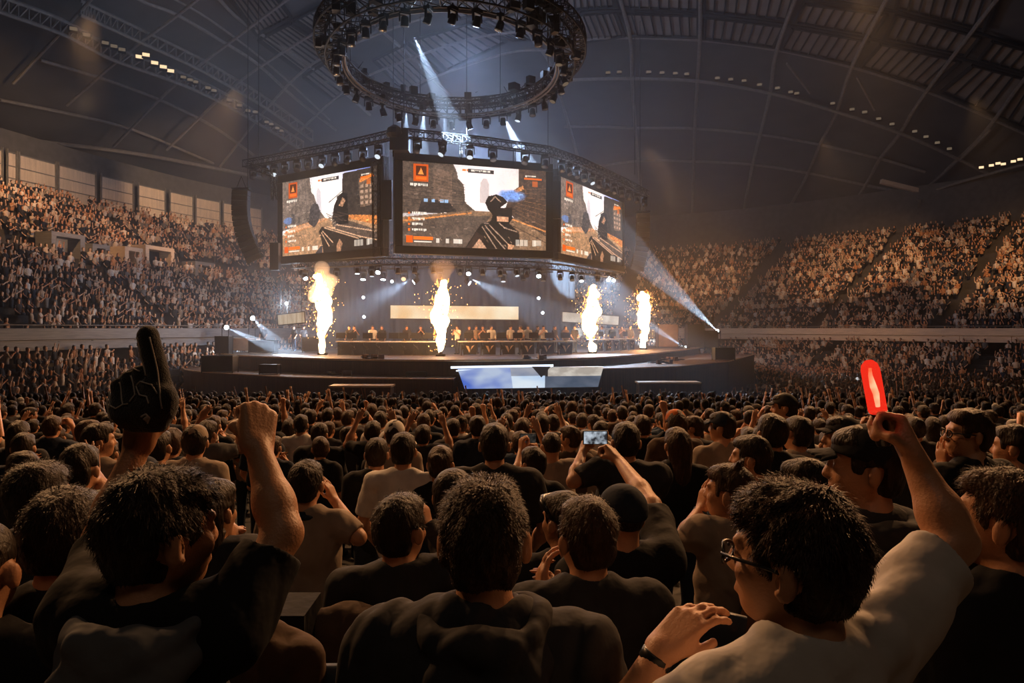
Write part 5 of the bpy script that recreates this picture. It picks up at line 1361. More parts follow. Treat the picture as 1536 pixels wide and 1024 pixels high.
# pyramid-shaped white screen step
# desks
def desk(x0,yt0,x1,yt1,Y0,Y1,label,nmark,mark=True,legs=True,hpx=20):
    A=P(x0,yt0,Y0); B=P(x1,yt1,Y1); zt=(A.z+B.z)/2; A.z=B.z=zt; d=(B-A).normalized(); nrm=Vector((d.y,-d.x,0)); q=Matrix(((d.x,-nrm.x,0),(d.y,-nrm.y,0),(0,0,1))); L=(B-A).length
    root=empty('player_desk',Vector(((A.x+B.x)/2,(A.y+B.y)/2,DKZ))); tag(root,label,'desk','long player desks on the stage'); O=root.location; hh=zt-DKZ
    g=MB(); g.box(Vector((0,0,hh))-nrm*.3,(L+.1,.75,.07),q); g.build('desk_top',M['white'],root,bevel=.015)
    nn=nmark
    for i in range(nn):
        u=-L/2+L*(i+.5)/nn; w=L/nn*.62 if mark else L/nn*.4
        if mark:
            g=MB(); g.box(d*u+nrm*.02+Vector((0,0,hh*.47)),(w,.06,hh*.82),q); pn=g.build('front_panel',M['black'],root,bevel=.01)
            g=MB(); f=lambda a_,b_: d*(u+a_*w)+nrm*.062+Vector((0,0,hh*.47+b_*hh))
            for tri in ([(-.34,.24),(-.12,.20),(.0,-.10),(-.06,-.28)],[(-.02,-.28),(.04,-.08),(.36,.28),(.14,.20)]):
                g.add([f(*t) for t in tri],[(0,3,2,1) if False else (0,1,2,3)])
            e=g.build('emblem',M['edge'],pn)
        u2=-L/2+L*i/nn+.08
        g=MB(); g.tube(d*u2+Vector((0,0,hh)),d*u2+Vector((0,0,0)),.035,n=6); g.tube(d*u2+nrm*.05+Vector((0,0,hh*.75)),d*(u2+.3)+nrm*.1+Vector((0,0,hh*.45)),.05,n=6); g.tube(d*(u2+.1)+Vector((0,0,hh*.4)),d*(u2+.15)+Vector((0,0,.02)),.03,n=6); g.box(d*(u2+.1)+Vector((0,0,hh*.55)),(.22,.2,.2),q)
        g.build('leg',M['metal'],root)
    if not mark:
        g=MB(); g.box(Vector((0,0,hh*.45))-nrm*.5,(L,.05,hh*.9),q); g.build('back_board',M['black'],root)
    return A,B,d,nrm,zt
dk1=desk(505,512,656,513,42.6,42.6,'long white-topped player desk on open legs between two flames',8,mark=False)
dk2=desk(690,512.5,863,511.5,42.2,43.6,'long player desk fronted by black panels with pale check emblems',6)
dk3=desk(893,509,953,508,48.5,52,'short far player desk with small triangular emblems',5)
# monitors, players
def monitor_proto():
    r=empty('monitor',(0,0,0)); g=MB(); g.box((0,0,.32),(.58,.04,.34)); g.build('casing',M['black'],r,bevel=.01)
    g=MB(); g.tube((0,.02,.02),(0,.02,.2),.02); g.box((0,.02,.01),(.24,.16,.02)); g.build('stand',M['black'],r); return r
mo=monitor_proto(); motr=tree_of(mo); first=True
for dkx,us,nm in ((dk1,(.03,.14,.30,.44,.56,.66,.78,.90),'long open-legged desk'),(dk2,(.08,.22,.36,.50,.64,.78,.92),'desk with check emblems'),(dk3,(.2,.5,.8),'short far desk')):
    A,B,d,nrm,zt=dkx
    for u in us:
        o=mo if first else copy_tree(mo,motr); first=False
        p=A.lerp(B,u)-nrm*.25; o.location=(p.x,p.y,zt+.035); o.rotation_euler=(0,0,math.atan2(d.y,d.x)+R_.uniform(-.2,.2)); tag(o,'black monitor seen from the rear on the '+nm,'monitor','monitors on the '+nm)
# equipment at both wings of the stage
def case(px,py,Y,w,dp,h,label,m='lampbody',rz=0,zb=None,cat='road case'):
    p=P(px,py,Y); z=DKZ if zb is None else zb; g=MB(); r=empty('road_case',(p.x,p.y,z),rz); tag(r,label,cat)
    g.box((0,0,h*.42+.03),(w,dp,h*.80)); g.build('body',M[m],r,bevel=.02)
    g=MB(); g.box((0,0,h*.91),(w*1.01,dp*1.01,h*.16)); g.build('lid',M[m],r,bevel=.02)
    g=MB()
    for a in(-1,1):
        for b in(-1,1): g.box((a*(w/2),b*(dp/2),h*.5),(.05,.05,h))
    g.build('corner_trim',M['metal'],r)
case(336,525,44.5,.8,.7,1.1,'big black case at the tip of the stage wing','black')
case(365,500,50,2.0,1.0,.9,'brown flight case with a bright label beyond the stage wing','case')
case(395,512,47,1.6,.8,.8,'low dark case among the wing equipment')
case(470,520,48,1.2,.8,1.0,'dark case close behind the first flame')
case(1000,500,60,1.6,1.2,1.9,'dark cabinet past the last flame','case')
case(1042,515,58,1.3,1.0,1.9,'tall dark loudspeaker box at the far stage tip','black')
case(1065,520,58,1.0,.8,1.4,'smaller dark box beside the tall one at the far stage tip','black')
case(330,570,38.5,1.6,.8,.9,'low equipment case below the stage wing',zb=LZ,m='lampbody')
case(405,568,37,.9,.5,.5,'small dark case on the lower platform',zb=LZ)
case(625,560,35,.9,.5,.25,'flat dark case on the long lower platform',zb=LZ)
case(1085,560,46,1.2,.8,.8,'dark case on the lower platform tip',zb=LZR)
# low barrier tables in front of the stage
def riser(x0,x1,y,Y,h,label,depth=1.0):
    a=P(x0,y,Y); b=P(x1,y,Y); r=empty('camera_riser',((a.x+b.x)/2,Y,0)); tag(r,label,'riser')
    g=MB(); g.box((0,0,a.z-.04),((b-a).x,depth,.08)); g.build('top',M['edge'],r); g=MB(); g.box((0,0,(a.z-.08)/2),((b-a).x-.1,depth-.1,a.z-.08)); g.build('skirt',M['skirt'],r)
riser(497,590,577,32.3,1,'low brown riser platform before the curved lower stage')
riser(955,1048,572,35.2,1,'low riser platform past the led wall')
# drum-like clutter on the lower platforms
def clutter(px,py,Y,z,label,seed):
    rs=random.Random(seed); p=P(px,py,Y); r=empty('cable_heap',(p.x,p.y,z)); tag(r,label,'cables')
    g=MB()
    for i in range(4):
        cx,cy=rs.uniform(-.5,.5),rs.uniform(-.2,.2); rr=rs.uniform(.12,.28); g.path([Vector((cx+rr*math.cos(t),cy+rr*math.sin(t),.05+.03*i)) for t in [k*math.pi/6 for k in range(12)]],.035,5,closed=True)
    g.build('coil',M['metal'],r); g=MB()
    for i in range(3): g.box((rs.uniform(-.6,.6),rs.uniform(-.2,.2),.12),(.25,.2,.24),Matrix.Rotation(rs.random(),3,'Z'))
    g.build('stage_box',M['case'],r)
clutter(510,565,36,LZ,'tangle of coiled cables behind the low brown riser',1)
clutter(990,560,41,LZR,'tangle of coiled cables on the lower platform past the led wall',2)
clutter(1010,550,45,LZR,'second tangle of cables further along the lower platform',5)
clutter(560,533,37.4,DKZ,'small heap of cables on the stage edge under the first desk',3)
clutter(800,540,36.5,DKZ,'small heap of cables on the stage edge by the emblem desk',4)
# follow spots / floor beam lights
def floor_beam(px,py,Y,aim_px,aimY,label,z=None,s=1.6,power=9000,ang=4,col=(.62,.8,1)):
    p=P(px,py,Y); q=P(*aim_px,aimY); d=(q-p).normalized()
    r=empty('beam_light',p); tag(r,label,'beam light')
    qq=Vector((0,0,1)).rotation_difference(d).to_matrix()
    g=MB(); g.lathe([(.10,-.25),(.17,-.2),(.18,.15),(.19,.2),(.17,.2)],14,(0,0,0),qq); g.build('lamp_head',M['lampbody'],r,smooth=True)
    g=MB(); g.lathe([(.16,.19),(.15,.205),(.05,.21)],14,(0,0,0),qq); g.build('lens',emat('beam_lens',(.85,.93,1),16),r,smooth=True)
    fl_=(z if z is not None else DKZ)-p.z
    g=MB(); g.box((0,0,fl_+.06),(.4,.35,.12)); g.tube((.22,0,fl_+.1),(.22,0,.0),.03); g.tube((-.22,0,fl_+.1),(-.22,0,0),.03); g.build('yoke',M['lampbody'],r)
    spot(p,d,power,ang,col,blend=.2,size=.02,fwd=.35)
BEAMS=[floor_beam(338,490,49,(428,530),42.2,'beam light above the wing cases throwing a long bright shaft down onto the stage',z=0.0,power=60000,ang=6),
 floor_beam(378,476,50,(424,524),43.5,'beam light by the side stand throwing a short steep shaft onto the stage',z=0.0,power=26000,ang=9),
 floor_beam(400,570,38,(470,558),42,'beam light on the lower platform throwing a flat shaft',z=LZ,power=16000,ang=6),
 floor_beam(1077,497,66,(965,392),52,'beam light on a tall stand before the far ledge throwing a widening shaft',z=0.0,power=90000,ang=6.5),
 floor_beam(1030,523,58,(960,478),56,'beam light at the far stage tip throwing a shaft toward the last flame',power=40000,ang=10)]
# ------------------------------------------------------------------ flames
M['flame']=emat('flame_core',(1,.80,.50),14,(1,.62,.26),1.6)
M['flame_edge']=emat('flame_edge',(1,.38,.07),5,(1,.20,.03),3)
M['spark']=emat('spark',(1,.45,.12),9)
M['smoke']=None
def flame(px,py0,py1,Y,w,label,seed):
    base=P(px,py1,Y); base.z=DKZ+.12 if abs(base.z-DKZ)<1.5 else base.z; top=P(px-2,py0,Y); h=top.z-base.z
    r=empty('flame_jet',base); tag(r,label,'flame')
    rs=np.random.RandomState(seed)
    def plume(sc,top_u,amp,nm,m):
        A=SDF((-w*1.5,-w*1.5,-.1),(w*1.5,w*1.5,h*1.1),.06)
        N=16
        for i in range(N):
            u=i/(N-1)*top_u; v=(i+1)/(N-1)*top_u
            rad=lambda u: w*sc*(.14+.38*min(1,u/.55)**1.1)*(1 if u<.75 else max(.15,1-(u-.75)*2.2))
            ox=.05*w*math.sin(u*9+seed)+.25*w*u*math.sin(u*4+seed*2)-.1*w*u; oy=.1*w*math.cos(u*7+seed)
            A.cap((ox,oy,u*h),(.05*w*math.sin(v*9+seed)+.25*w*v*math.sin(v*4+seed*2)-.1*w*v,.1*w*math.cos(v*7+seed),v*h),rad(u),rad(v),.1)
        for i in range(26):
            u=rs.uniform(.35,1.0)*top_u; t=rs.rand()*6.28; q=w*sc*.48*rs.uniform(.5,1); A.ell((q*math.cos(t),q*math.sin(t),u*h),(w*.13*rs.uniform(.6,1.3),w*.13,w*.22*rs.uniform(.6,1.3)),.08)
        A.noise(amp*w,3.4/w*1.2,seed=seed,z=.8); A.noise(amp*w*.5,8/w,seed=seed+9,z=.8)
        V,Q=A.mesh(); o=npmesh(nm,V,Q,[m],parent=r); o.visible_shadow=False; return o
    plume(.82,.96,.09,'flame_core',M['flame'])
    # licking tongues: many small wisps round the core
    g=MB()
    for i in range(90):
        u=rs.uniform(.12,1.08)**.8; rad=w*(.10+.42*min(1,u/.55))*(.80+.32*rs.rand())*(1 if u<.85 else .7); t=rs.rand()*6.28
        c=Vector((rad*math.cos(t)+.25*w*u*math.sin(u*4+seed*2)-.1*w*u,rad*math.sin(t),u*h)); l=.10+.22*rs.rand()
        d=Vector((rs.randn()*.06,rs.randn()*.06,l)); g.lathe([(.005,0),(.02+.025*rs.rand(),l*.35),(.018,l*.6),(.003,l)],6,c,Vector((0,0,1)).rotation_difference(d).to_matrix())
    o=g.build('flame_tongue',M['flame_edge'],r,smooth=True); o.visible_shadow=False; o['kind']='stuff'
    g=MB()
    for i in range(150):
        u=rs.rand()**.7; rad=abs(rs.randn())*w*.55+w*.35*u+.1; t=rs.rand()*6.28; c=Vector((rad*math.cos(t),rad*math.sin(t),u*h*1.02)); q=.014+.02*rs.rand(); g.box(c,(q,q,q*1.6))
    o=g.build('sparks',M['spark'],r); o.visible_shadow=False; o['kind']='stuff'
    g=MB(); g.box((0,0,-.08),(.5,.4,.16)); g.lathe([(.12,0),(.08,.12),(.06,.14)],10,(0,0,0)); g.build('burner',M['lampbody'],r)
    for u,e in((.3,.3),(.65,.5),(.95,.2)):
        l=point(base+Vector((0,-.0,u*h)),FLAME_E*e,(1,.40,.11),.35,'flame_light'); 
    return r
FLAME_E=FE
flame(484,418,531,43.0,.98,'towering flame jet at the wing side of the open-legged desk',3)
flame(661,428,533,41.0,.90,'flame jet between the two long desks, before the cream banner',5)
flame(888,433,527,45.5,.98,'flame jet before the pale banner at the end of the emblem desk',8)
flame(965,441,521,54.0,1.02,'farthest flame jet beyond the short desk',12)
# fading tops of the flames: dark smoke puffs
def puff(px,py,Y,r_,label,seed,dens,col):
    c=P(px,py,Y); A=SDF((-r_*1.4,)*3,(r_*1.4,)*3,r_/9)
    for i in range(9):
        q=np.random.RandomState(seed+i).randn(3)*r_*.35; A.ell(q,(r_*.5,)*3,.2)
    A.noise(r_*.12,2.5/r_,seed=seed); V,Q=A.mesh()
    m=bpy.data.materials.new('smoke'); m.use_nodes=True; nt=m.node_tree; nt.nodes.remove(nt.nodes['Principled BSDF']); v=nt.nodes.new('ShaderNodeVolumeScatter'); v.inputs['Density'].default_value=dens; v.inputs['Color'].default_value=tuple(col)+(1,)
    nt.links.new(v.outputs[0],nt.nodes['Material Output'].inputs['Volume'])
    o=npmesh('smoke_puff',V,Q,[m]); o.location=c; tag(o,label,'smoke',kind='stuff')
puff(479,424,43,.95,'smoke puff rolling off the top of the first flame',2,1.1,(.9,.8,.7))
puff(657,402,41,.75,'thin brown smoke above the flame between the desks',6,.35,(.8,.65,.5))

# ------------------------------------------------------------------ low detail spectators for the mass
def lathe_rows(rows,n,mi):
    V=[];F=[];K=[]
    for (cx,cy,z,rx,ry) in rows:
        for i in range(n):
            t=2*math.pi*i/n+math.pi/n; V.append((cx+rx*math.cos(t),cy+ry*math.sin(t),z))
    for j in range(len(rows)-1):
        for i in range(n): F.append((j*n+i,j*n+(i+1)%n,(j+1)*n+(i+1)%n,(j+1)*n+i)); K.append(mi)
    F.append(tuple((len(rows)-1)*n+i for i in (0,1,2,3))) ; K.append(mi)
    if n==6: F.append(tuple((len(rows)-1)*n+i for i in (3,4,5,0))); K.append(mi)
    if n==8: F+= [tuple((len(rows)-1)*n+i for i in (3,4,7,0)),tuple((len(rows)-1)*n+i for i in (4,5,6,7))]; K+=[mi]*2
    return V,F,K
def tubeq(p,q,r1,r2,mi,n=4):
    g=MB(); g.tube(p,q,r1,r2,n=n,caps=False); 
    V=[tuple(v) for v in g.v]; F=list(g.f)+[(n,n+1,n+2,n+3)]; return V,F,[mi]*len(F)
def template(kind,hi):
    n=8 if hi else 6; parts=[]
    h=1.60
    # face/head
    parts.append(lathe_rows([(0,.005,h-.20,.052,.055),(0,.01,h-.11,.055,.062),(0,.028,h-.075,.060,.070),(0,.03,h-.02,.074,.078),(0,.02,h+.05,.074,.080),(0,.0,h+.10,.05,.055)] if hi else [(0,.01,h-.20,.05,.055),(0,.028,h-.08,.06,.072),(0,.025,h+.03,.076,.084),(0,.0,h+.10,.05,.055)],n,0))
    # hair
    parts.append(lathe_rows([(0,-.055,h-.095,.05,.035),(0,-.038,h-.03,.083,.060),(0,-.022,h+.03,.091,.088),(0,-.010,h+.075,.084,.096),(0,-.010,h+.115,.055,.066),(0,-.010,h+.130,.022,.028)] if hi else [(0,-.05,h-.09,.05,.035),(0,-.03,h-.0,.088,.068),(0,-.010,h+.07,.086,.094),(0,-.010,h+.125,.035,.04)],n,1))
    if kind=='long': parts.append(lathe_rows([(0,-.06,h-.30,.075,.045),(0,-.05,h-.1,.088,.062),(0,-.03,h+.03,.09,.08)],n,1))
    w=1.0
    parts.append(lathe_rows([(0,0,.86,.155,.115),(0,0,1.12,.165,.115),(0,0,1.30,.215,.12),(0,-.005,1.385,.205,.09),(0,-.01,1.44,.10,.07),(0,-.01,1.475,.06,.055)] if hi else [(0,0,.86,.155,.115),(0,0,1.28,.215,.12),(0,0,1.39,.19,.085),(0,0,1.46,.06,.055)],n,2))
    if kind=='seat': parts.append(lathe_rows([(0,.2,.84,.16,.25),(0,.18,.98,.16,.2)],4,3))
    elif hi: 
        for s in(-1,1): parts.append(tubeq((s*.085,0,.9),(s*.10,0,0),.085,.05,3))
    def arm(s,e,w_):
        a=(s*.20,0,1.37); m1=tuple(np.array(a)+(np.array(e)-a)*.75)
        parts.append(tubeq(a,m1,.058,.052,2)); parts.append(tubeq(m1,e,.04,.036,0)); parts.append(tubeq(e,w_,.038,.026,0)); d=unit(np.array(w_)-e); parts.append(tubeq(w_,tuple(np.array(w_)+d*.13),.030,.036,0))
    if kind in('clap',):
        for s in(-1,1): arm(s,(s*.26,.12,1.14),(s*.04,.30,1.34))
    elif kind=='up':
        arm(1,(.30,.08,1.52),(.26,.12,1.78)); arm(-1,(-.30,.06,1.50),(-.22,.14,1.74))
    elif kind=='oneup':
        arm(1,(.29,.08,1.56),(.24,.1,1.82)); arm(-1,(-.25,.03,1.12),(-.2,.16,.98))
    else:
        for s in(-1,1): arm(s,(s*.255,.03,1.12),(s*.19,.17,.98))
    V=[];F=[];K=[]
    for v,f,k in parts:
        b=len(V); V+=v; F+= [tuple(i+b for i in q) for q in f]; K+=k
    return np.array(V,float),np.array(F),np.array(K)
CM=['skin','skin2','hair','hairb','c_black','c_char','c_navy','c_grey','c_tan','c_white','c_brown','c_blue','c_jean','f_skin']
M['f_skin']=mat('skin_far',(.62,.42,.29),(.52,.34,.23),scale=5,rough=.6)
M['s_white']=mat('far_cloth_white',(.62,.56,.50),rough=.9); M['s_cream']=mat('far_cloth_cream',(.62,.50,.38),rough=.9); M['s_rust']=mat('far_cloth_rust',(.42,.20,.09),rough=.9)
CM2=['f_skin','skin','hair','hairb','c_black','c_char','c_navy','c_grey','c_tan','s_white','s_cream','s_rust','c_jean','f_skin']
def mass(name,pos,rz,sc,kinds,hi,mats,shirtp,label,haz=0.0,tilt=None):
    """pos (n,3) feet; kinds list of template names chosen at random"""
    rs=np.random.RandomState(len(pos)); n=len(pos); ch=rs.randint(0,len(kinds),n)
    Vs=[];Qs=[];Ks=[];b=0
    skin=rs.randint(0,2,n); hair=np.where(rs.rand(n)<.75,2,3); shirt=rs.choice(np.arange(4,12),n,p=np.array(shirtp)/sum(shirtp)); 
    capk=rs.rand(n)<.06; hair=np.where(capk,rs.choice([4,6,7,9],n),hair)
    for ki,kn in enumerate(kinds):
        V,F,K=template(kn,hi); idx=np.where(ch==ki)[0]
        if not len(idx): continue
        hz=1.0+haz*(rs.rand(len(idx))-.5)
        c=np.cos(rz[idx]);s_=np.sin(rz[idx]); x=V[None,:,0]*sc[idx,None]; y=V[None,:,1]*sc[idx,None]; z=V[None,:,2]*sc[idx,None]
        lx=rs.randn(len(idx),1)*.03; ly=rs.randn(len(idx),1)*.03; zz=np.clip(V[None,:,2]-.9,0,2)
        x=x+lx*zz; y=y+ly*zz
        W=np.stack([x*c[:,None]-y*s_[:,None]+pos[idx,0,None],x*s_[:,None]+y*c[:,None]+pos[idx,1,None],z+pos[idx,2,None]],2)
        Vs.append(W.reshape(-1,3)); Q=(F[None]+(np.arange(len(idx))*len(V))[:,None,None]+b).reshape(-1,4); Qs.append(Q); b+=len(idx)*len(V)
        T=np.stack([skin[idx],hair[idx],shirt[idx],np.full(len(idx),12)],1); Ks.append(T[:,K].reshape(-1))
    o=npmesh(name,np.concatenate(Vs),np.concatenate(Qs),[M[m] for m in mats],np.concatenate(Ks),smooth=True); tag(o,label,'crowd',kind='stuff'); return o
def pxof(x,y): return CX+F_PX*x/y
# --- stage exclusion
SP=np.array([tuple(p) for p in front]+back)
def inside(poly,x,y):
    c=False; j=len(poly)-1
    for i in range(len(poly)):
        if (poly[i][1]>y)!=(poly[j][1]>y) and x<(poly[j][0]-poly[i][0])*(y-poly[i][1])/(poly[j][1]-poly[i][1])+poly[i][0]: c=not c
        j=i
    return c
EXC=[(-21.5,47),(-18.6,39.5),(-11.2,33.4),(-7.6,31.4),(-2,32.3),(4.4,32.6),(9.6,34.2),(14.2,42.5),(19.8,56),(16,66),(0,68),(-13,62)]
# distance inward from the front ledge
def ledge(x,y):
    d=np.hypot(PP[:,0]-x,PP[:,1]-y); i=int(np.argmin(d)); v=np.array([x,y])-PP[i]; return float(v@NN[i])   # negative inside
# --- people on the floor, row by row
EX=[(-.15,.45)]
cand=[]
rs=np.random.RandomState(21)
k=0; y=rowy(1.5)
rows=sorted(set(round(rowy(v),3) for v in np.arange(1.6,84,ROW)))
hero_xy=[(a,b) for a,b,_ in HEROES]
for yr in rows:
    if yr<2.6: continue
    x=-34+ (rs.rand()*.5)
    while x<60:
        xx=x+rs.randn()*.05; yy=yr+rs.randn()*.07; x+=.60 if yr>7 else .66
        p=pxof(xx,yy)
        if p<-260 or p>1800: continue
        if rs.rand()<.05: continue
        d=ledge(xx,yy)
        if d>-LB*.85-.2: continue
        if inside(EXC,xx,yy): continue
        if any(abs(xx-a)<.50 and abs(yy-b)<.55 for a,b in hero_xy): continue
        cand.append((xx,yy,footz(yy)))
cand.sort(key=lambda c:c[1])
vis=[c for c in cand if -25<pxof(c[0],c[1])<1561]
NIND=300-len(HEROES)-26
near=vis[:NIND]; nearset=set(near)
rest=[c for c in cand if c not in nearset]
YN=near[-1][1]
# prototypes for the individual crowd
def protospec(i,**k):
    d=dict(h=.0115,seed=60+i); d.update(k); return d
UPA=dict(armL=dict(e=(-.30,.10,1.44),w=(-.20,.20,1.70),hand='open',n=(0,1,0)),armR=dict(e=(.30,.10,1.44),w=(.20,.20,1.70),hand='open',n=(0,1,0)))
CLA=dict(armL=dict(e=(-.27,.12,1.16),w=(-.07,.28,1.38),hand='open',n=(1,.1,.3)),armR=dict(e=(.27,.12,1.16),w=(.07,.28,1.38),hand='open',n=(-1,.1,.3)))
PHO=dict(armL=dict(e=(-.24,.16,1.34),w=(-.07,.30,1.58),hand='grip',n=(.8,.5,0)),armR=dict(e=(.24,.16,1.34),w=(.07,.30,1.58),hand='grip',n=(-.8,.5,0)))
FST=dict(armR=dict(e=(.28,.06,1.52),w=(.24,.08,1.76),hand='fist',n=(0,1,0)))
CHE=dict(armL=dict(e=(-.22,.16,1.20),w=(-.08,.20,1.42),hand='relax',n=(.6,-.5,0)))
PROTO=[]
for i,(k_,dsc) in enumerate([(dict(),('arms lowered','short')),(dict(head=(.5,0,0)),('face turned aside','short')),(dict(head=(-.5,.05,0),wide=1.1),('face turned aside','short')),(dict(hair='long'),('long hair','long')),(dict(hair='bun',head=(.2,0,0)),('hair tied up','bun')),
    (dict(CLA),('clapping','short')),(dict(CLA,head=(.9,0,0),h=.0115),('clapping and turned aside','short')),(dict(UPA),('both hands raised','short')),(dict(PHO),('hands up filming','short')),(dict(FST),('one fist raised','short')),(dict(cap='c_black',head=(.3,0,0)),('wearing a cap','cap')),(dict(CLA,hair='long',head=(-.4,0,0)),('long hair, clapping','long')),(dict(sleeve='long',wide=1.12,hw=1.08),('in a jacket','short')),(dict(CHE,head=(-.8,0,0)),('a hand near the chin','short'))]):
    PROTO.append((protospec(i,**k_),dsc))
PW=np.array([14,9,9,7,6,10,6,4,5,3,8,5,12,4],float); PW/=PW.sum()
colname={'c_black':'black','c_char':'charcoal','c_navy':'navy','c_grey':'grey','c_tan':'tan','c_white':'white','c_brown':'brown','c_blue':'slate blue'}
built={}
def zone(px,y):
    a='by the foam finger' if px<330 else ('past the raised fist' if px<640 else ('below the led wall' if px<900 else ('before the glow stick' if px<1250 else 'beyond the glow stick')))
    b='nearer rows' if y<5.5 else ('middle rows' if y<8.5 else 'farther rows')
    return a,b
from collections import Counter
labs=Counter()
for (x,y,z) in near:
    i=int(rs.choice(len(PROTO),p=PW)); sh=str(rs.choice(list(colname),p=[.26,.2,.1,.1,.12,.09,.08,.05])); hm='hair' if rs.rand()<.7 else 'hairb'
    spec,(dsc,hs)=PROTO[i]; zn=zone(pxof(x,y),y)
    hn='black' if hm=='hair' else 'dark brown'
    cap_=str(rs.choice(['c_black','c_navy','c_grey','c_white'])) 
    if hs=='cap': lab='person in a %s cap and %s top, %s %s'%(colname[cap_],colname[sh],zn[1],zn[0])
    else: lab='%s-haired person in %s, %s, %s %s'%(hn,colname[sh],dsc,zn[1],zn[0])
    lab=lab.replace('clapping and turned aside','clapping, turned aside'); grp='crowd: '+lab
    s=rs.uniform(.94,1.06); yaw=-math.atan2(x+2,40-y)*.5+rs.randn()*.12
    if dsc.find('aside')>=0 and rs.rand()<.3: yaw-=.3
    loc=(x,y,z)
    mats={'shirt':sh,'hair':hm,'cap':cap_,'brim':cap_,'skin':'skin' if rs.rand()<.6 else 'skin2'}
    if i not in built:
        o=link_person(spec,Vector(loc),yaw,lab,grp,s=s); built[i]=(o,[c for c in bpy.data.objects if c.parent==o])
        for ch in built[i][1]:
            b_=ch.name.split('.')[0]
            if b_ in mats: ch.material_slots[0].material=M[mats[b_]]
    else: clone_person(built[i][0],built[i][1],loc,yaw,lab,grp,s,mats)
# performers on the stage
PIP=[k for k in built]
def performer(px,py,Y,rz,sh,label,i):
    p=P(px,py,Y)
    mats={'shirt':sh,'skin':'skin'}
    i=i if i in built else PIP[0]
    clone_person(built[i][0],built[i][1],(p.x,p.y,DKZ),rz,label,'crew and players on the stage: '+label,1.0,mats)
for n_,(x,Y,sh,i,lab) in enumerate(((524,44.2,'c_black',1,'person in black behind the first monitors of the open-legged desk'),(531,44.6,'c_char',5,'second dark-clad person by the flame end of the open-legged desk'),(559,44.0,'c_white',0,'person in a white top standing behind the open-legged desk'),(573,45,'c_black',0,'person in black just behind the white top'),(610,44.2,'c_char',12,'person in charcoal leaning at the middle of the open-legged desk'),(631,45,'c_black',5,'person in black near the flame between the desks'),
  (686,44,'c_white',5,'person in a white top right beside the middle flame'),(704,45,'c_char',1,'person in charcoal behind the first emblem panel'),(714,45.2,'c_tan',2,'person in tan behind the first emblem panel'),(724,45.2,'c_brown',5,'person in brown between the first and second emblem panels'),(737,44.4,'c_white',12,'person in white with arms down behind the second emblem panel'),(766,44.8,'c_white',1,'person in white behind the third emblem panel, turned aside'),(781,44.6,'c_tan',2,'person in tan behind the third emblem panel, turned aside'),(792,45.0,'c_white',0,'person in white right of a tan-clad one at the emblem desk'.replace('right of','next to')),(806,45.4,'c_char',5,'person in charcoal clapping at the emblem desk'),(815,44.8,'c_white',5,'person in white clapping at the emblem desk'),(832,45.5,'c_black',0,'person in black near the end of the emblem desk'),(848,46,'c_brown',1,'person in brown at the very end of the emblem desk'),(862,47,'c_char',2,'person in charcoal beyond the end of the emblem desk'),
  (903,52,'c_char',0,'person in charcoal behind the short far desk'),(918,53,'c_black',1,'person in black behind the short far desk'),(932,54,'c_brown',5,'person in brown behind the short far desk'),(945,55,'c_char',12,'jacketed person at the end of the short far desk'),(441,50,'c_black',1,'technician in black on the stage wing'),(455,51,'c_char',0,'technician in charcoal on the stage wing'),(395,52,'c_black',2,'technician in black by the wing cases'))):
    performer(x,0,Y,math.pi+rs.randn()*.5,sh,lab,i)
# the mass on the floor beyond the individuals
pos=np.array(rest); d=-np.arctan2(pos[:,0]+2,50-np.minimum(pos[:,1],44))*.6+rs.randn(len(pos))*.2
back_=pos[:,1]>52; d=np.where(back_,math.pi+rs.randn(len(pos))*.3,d)
mass('floor_crowd',pos,d,rs.uniform(.93,1.07,len(pos)),['down']*8+['long']*3+['clap']*5+['oneup','up'],True,CM,[.24,.2,.1,.1,.14,.1,.07,.05],'sea of spectators on the hall floor stretching to the stage')
# lower bowl and upper stand
def stand_people(rows,zf,df,smin,smax,fill,pitch,ais):
    out=[];rz=[]
    for k in rows:
        d=df(k); s=smin
        while s<smax:
            s+=pitch*(.85+.3*rs.rand())
            if (s%ais)<1.3 or rs.rand()>fill: continue
            p=off(s,d); q=pxof(p[0],p[1])
            if p[1]<6 or q<-160 or q>1700: continue
            out.append((p[0],p[1],zf(k)-.44)); t=np.array([0,46])-p; rz.append(math.atan2(-t[0],t[1])+rs.randn()*.25)
    return out,rz
o1,r1=stand_people(range(LB),lambda k:.05+k*.33,lambda k:-(LB-k)*.85+.55,8,LEN-4,.93,.56,13)
if True:
    a=np.array(o1); mass('lower_bowl_crowd',a,np.array(r1),rs.uniform(.95,1.05,len(a)),['seat','seat','seat','seat','clap','clap','long','up'],False,CM2,[.24,.22,.07,.08,.12,.11,.1,.06],'spectators packed in the lower tier under the ledge')
skip={13,14}
def upr(rowset,s0,s1): return stand_people(rowset,lambda k:UP0+k*RISE,lambda k:k*TR+.42,s0,s1,.88,.54,11.5)
oL,rL=upr([k for k in range(NRW) if k not in skip],2,SL-4)
a=np.array(oL); mass('side_stand_crowd',a,np.array(rL),rs.uniform(.95,1.05,len(a)),['seat','seat','seat','seat','clap','clap','long','up'],False,CM2,[.26,.22,.07,.07,.11,.11,.1,.06],'spectators filling the steep side stand under the lit wall panels')
oR,rR=upr(list(range(NRW)),SL-4,LEN-2)
a=np.array(oR); mass('far_stand_crowd',a,np.array(rR),rs.uniform(.95,1.05,len(a)),['seat','seat','seat','seat','clap','clap','long','up'],False,CM2,[.26,.22,.07,.07,.11,.11,.1,.06],'spectators filling the wide far stand above the beige ledge')
print('COUNTS near',len(near),'floor',len(rest),'lb',len(o1),'L',len(oL),'R',len(oR),'YN',YN)
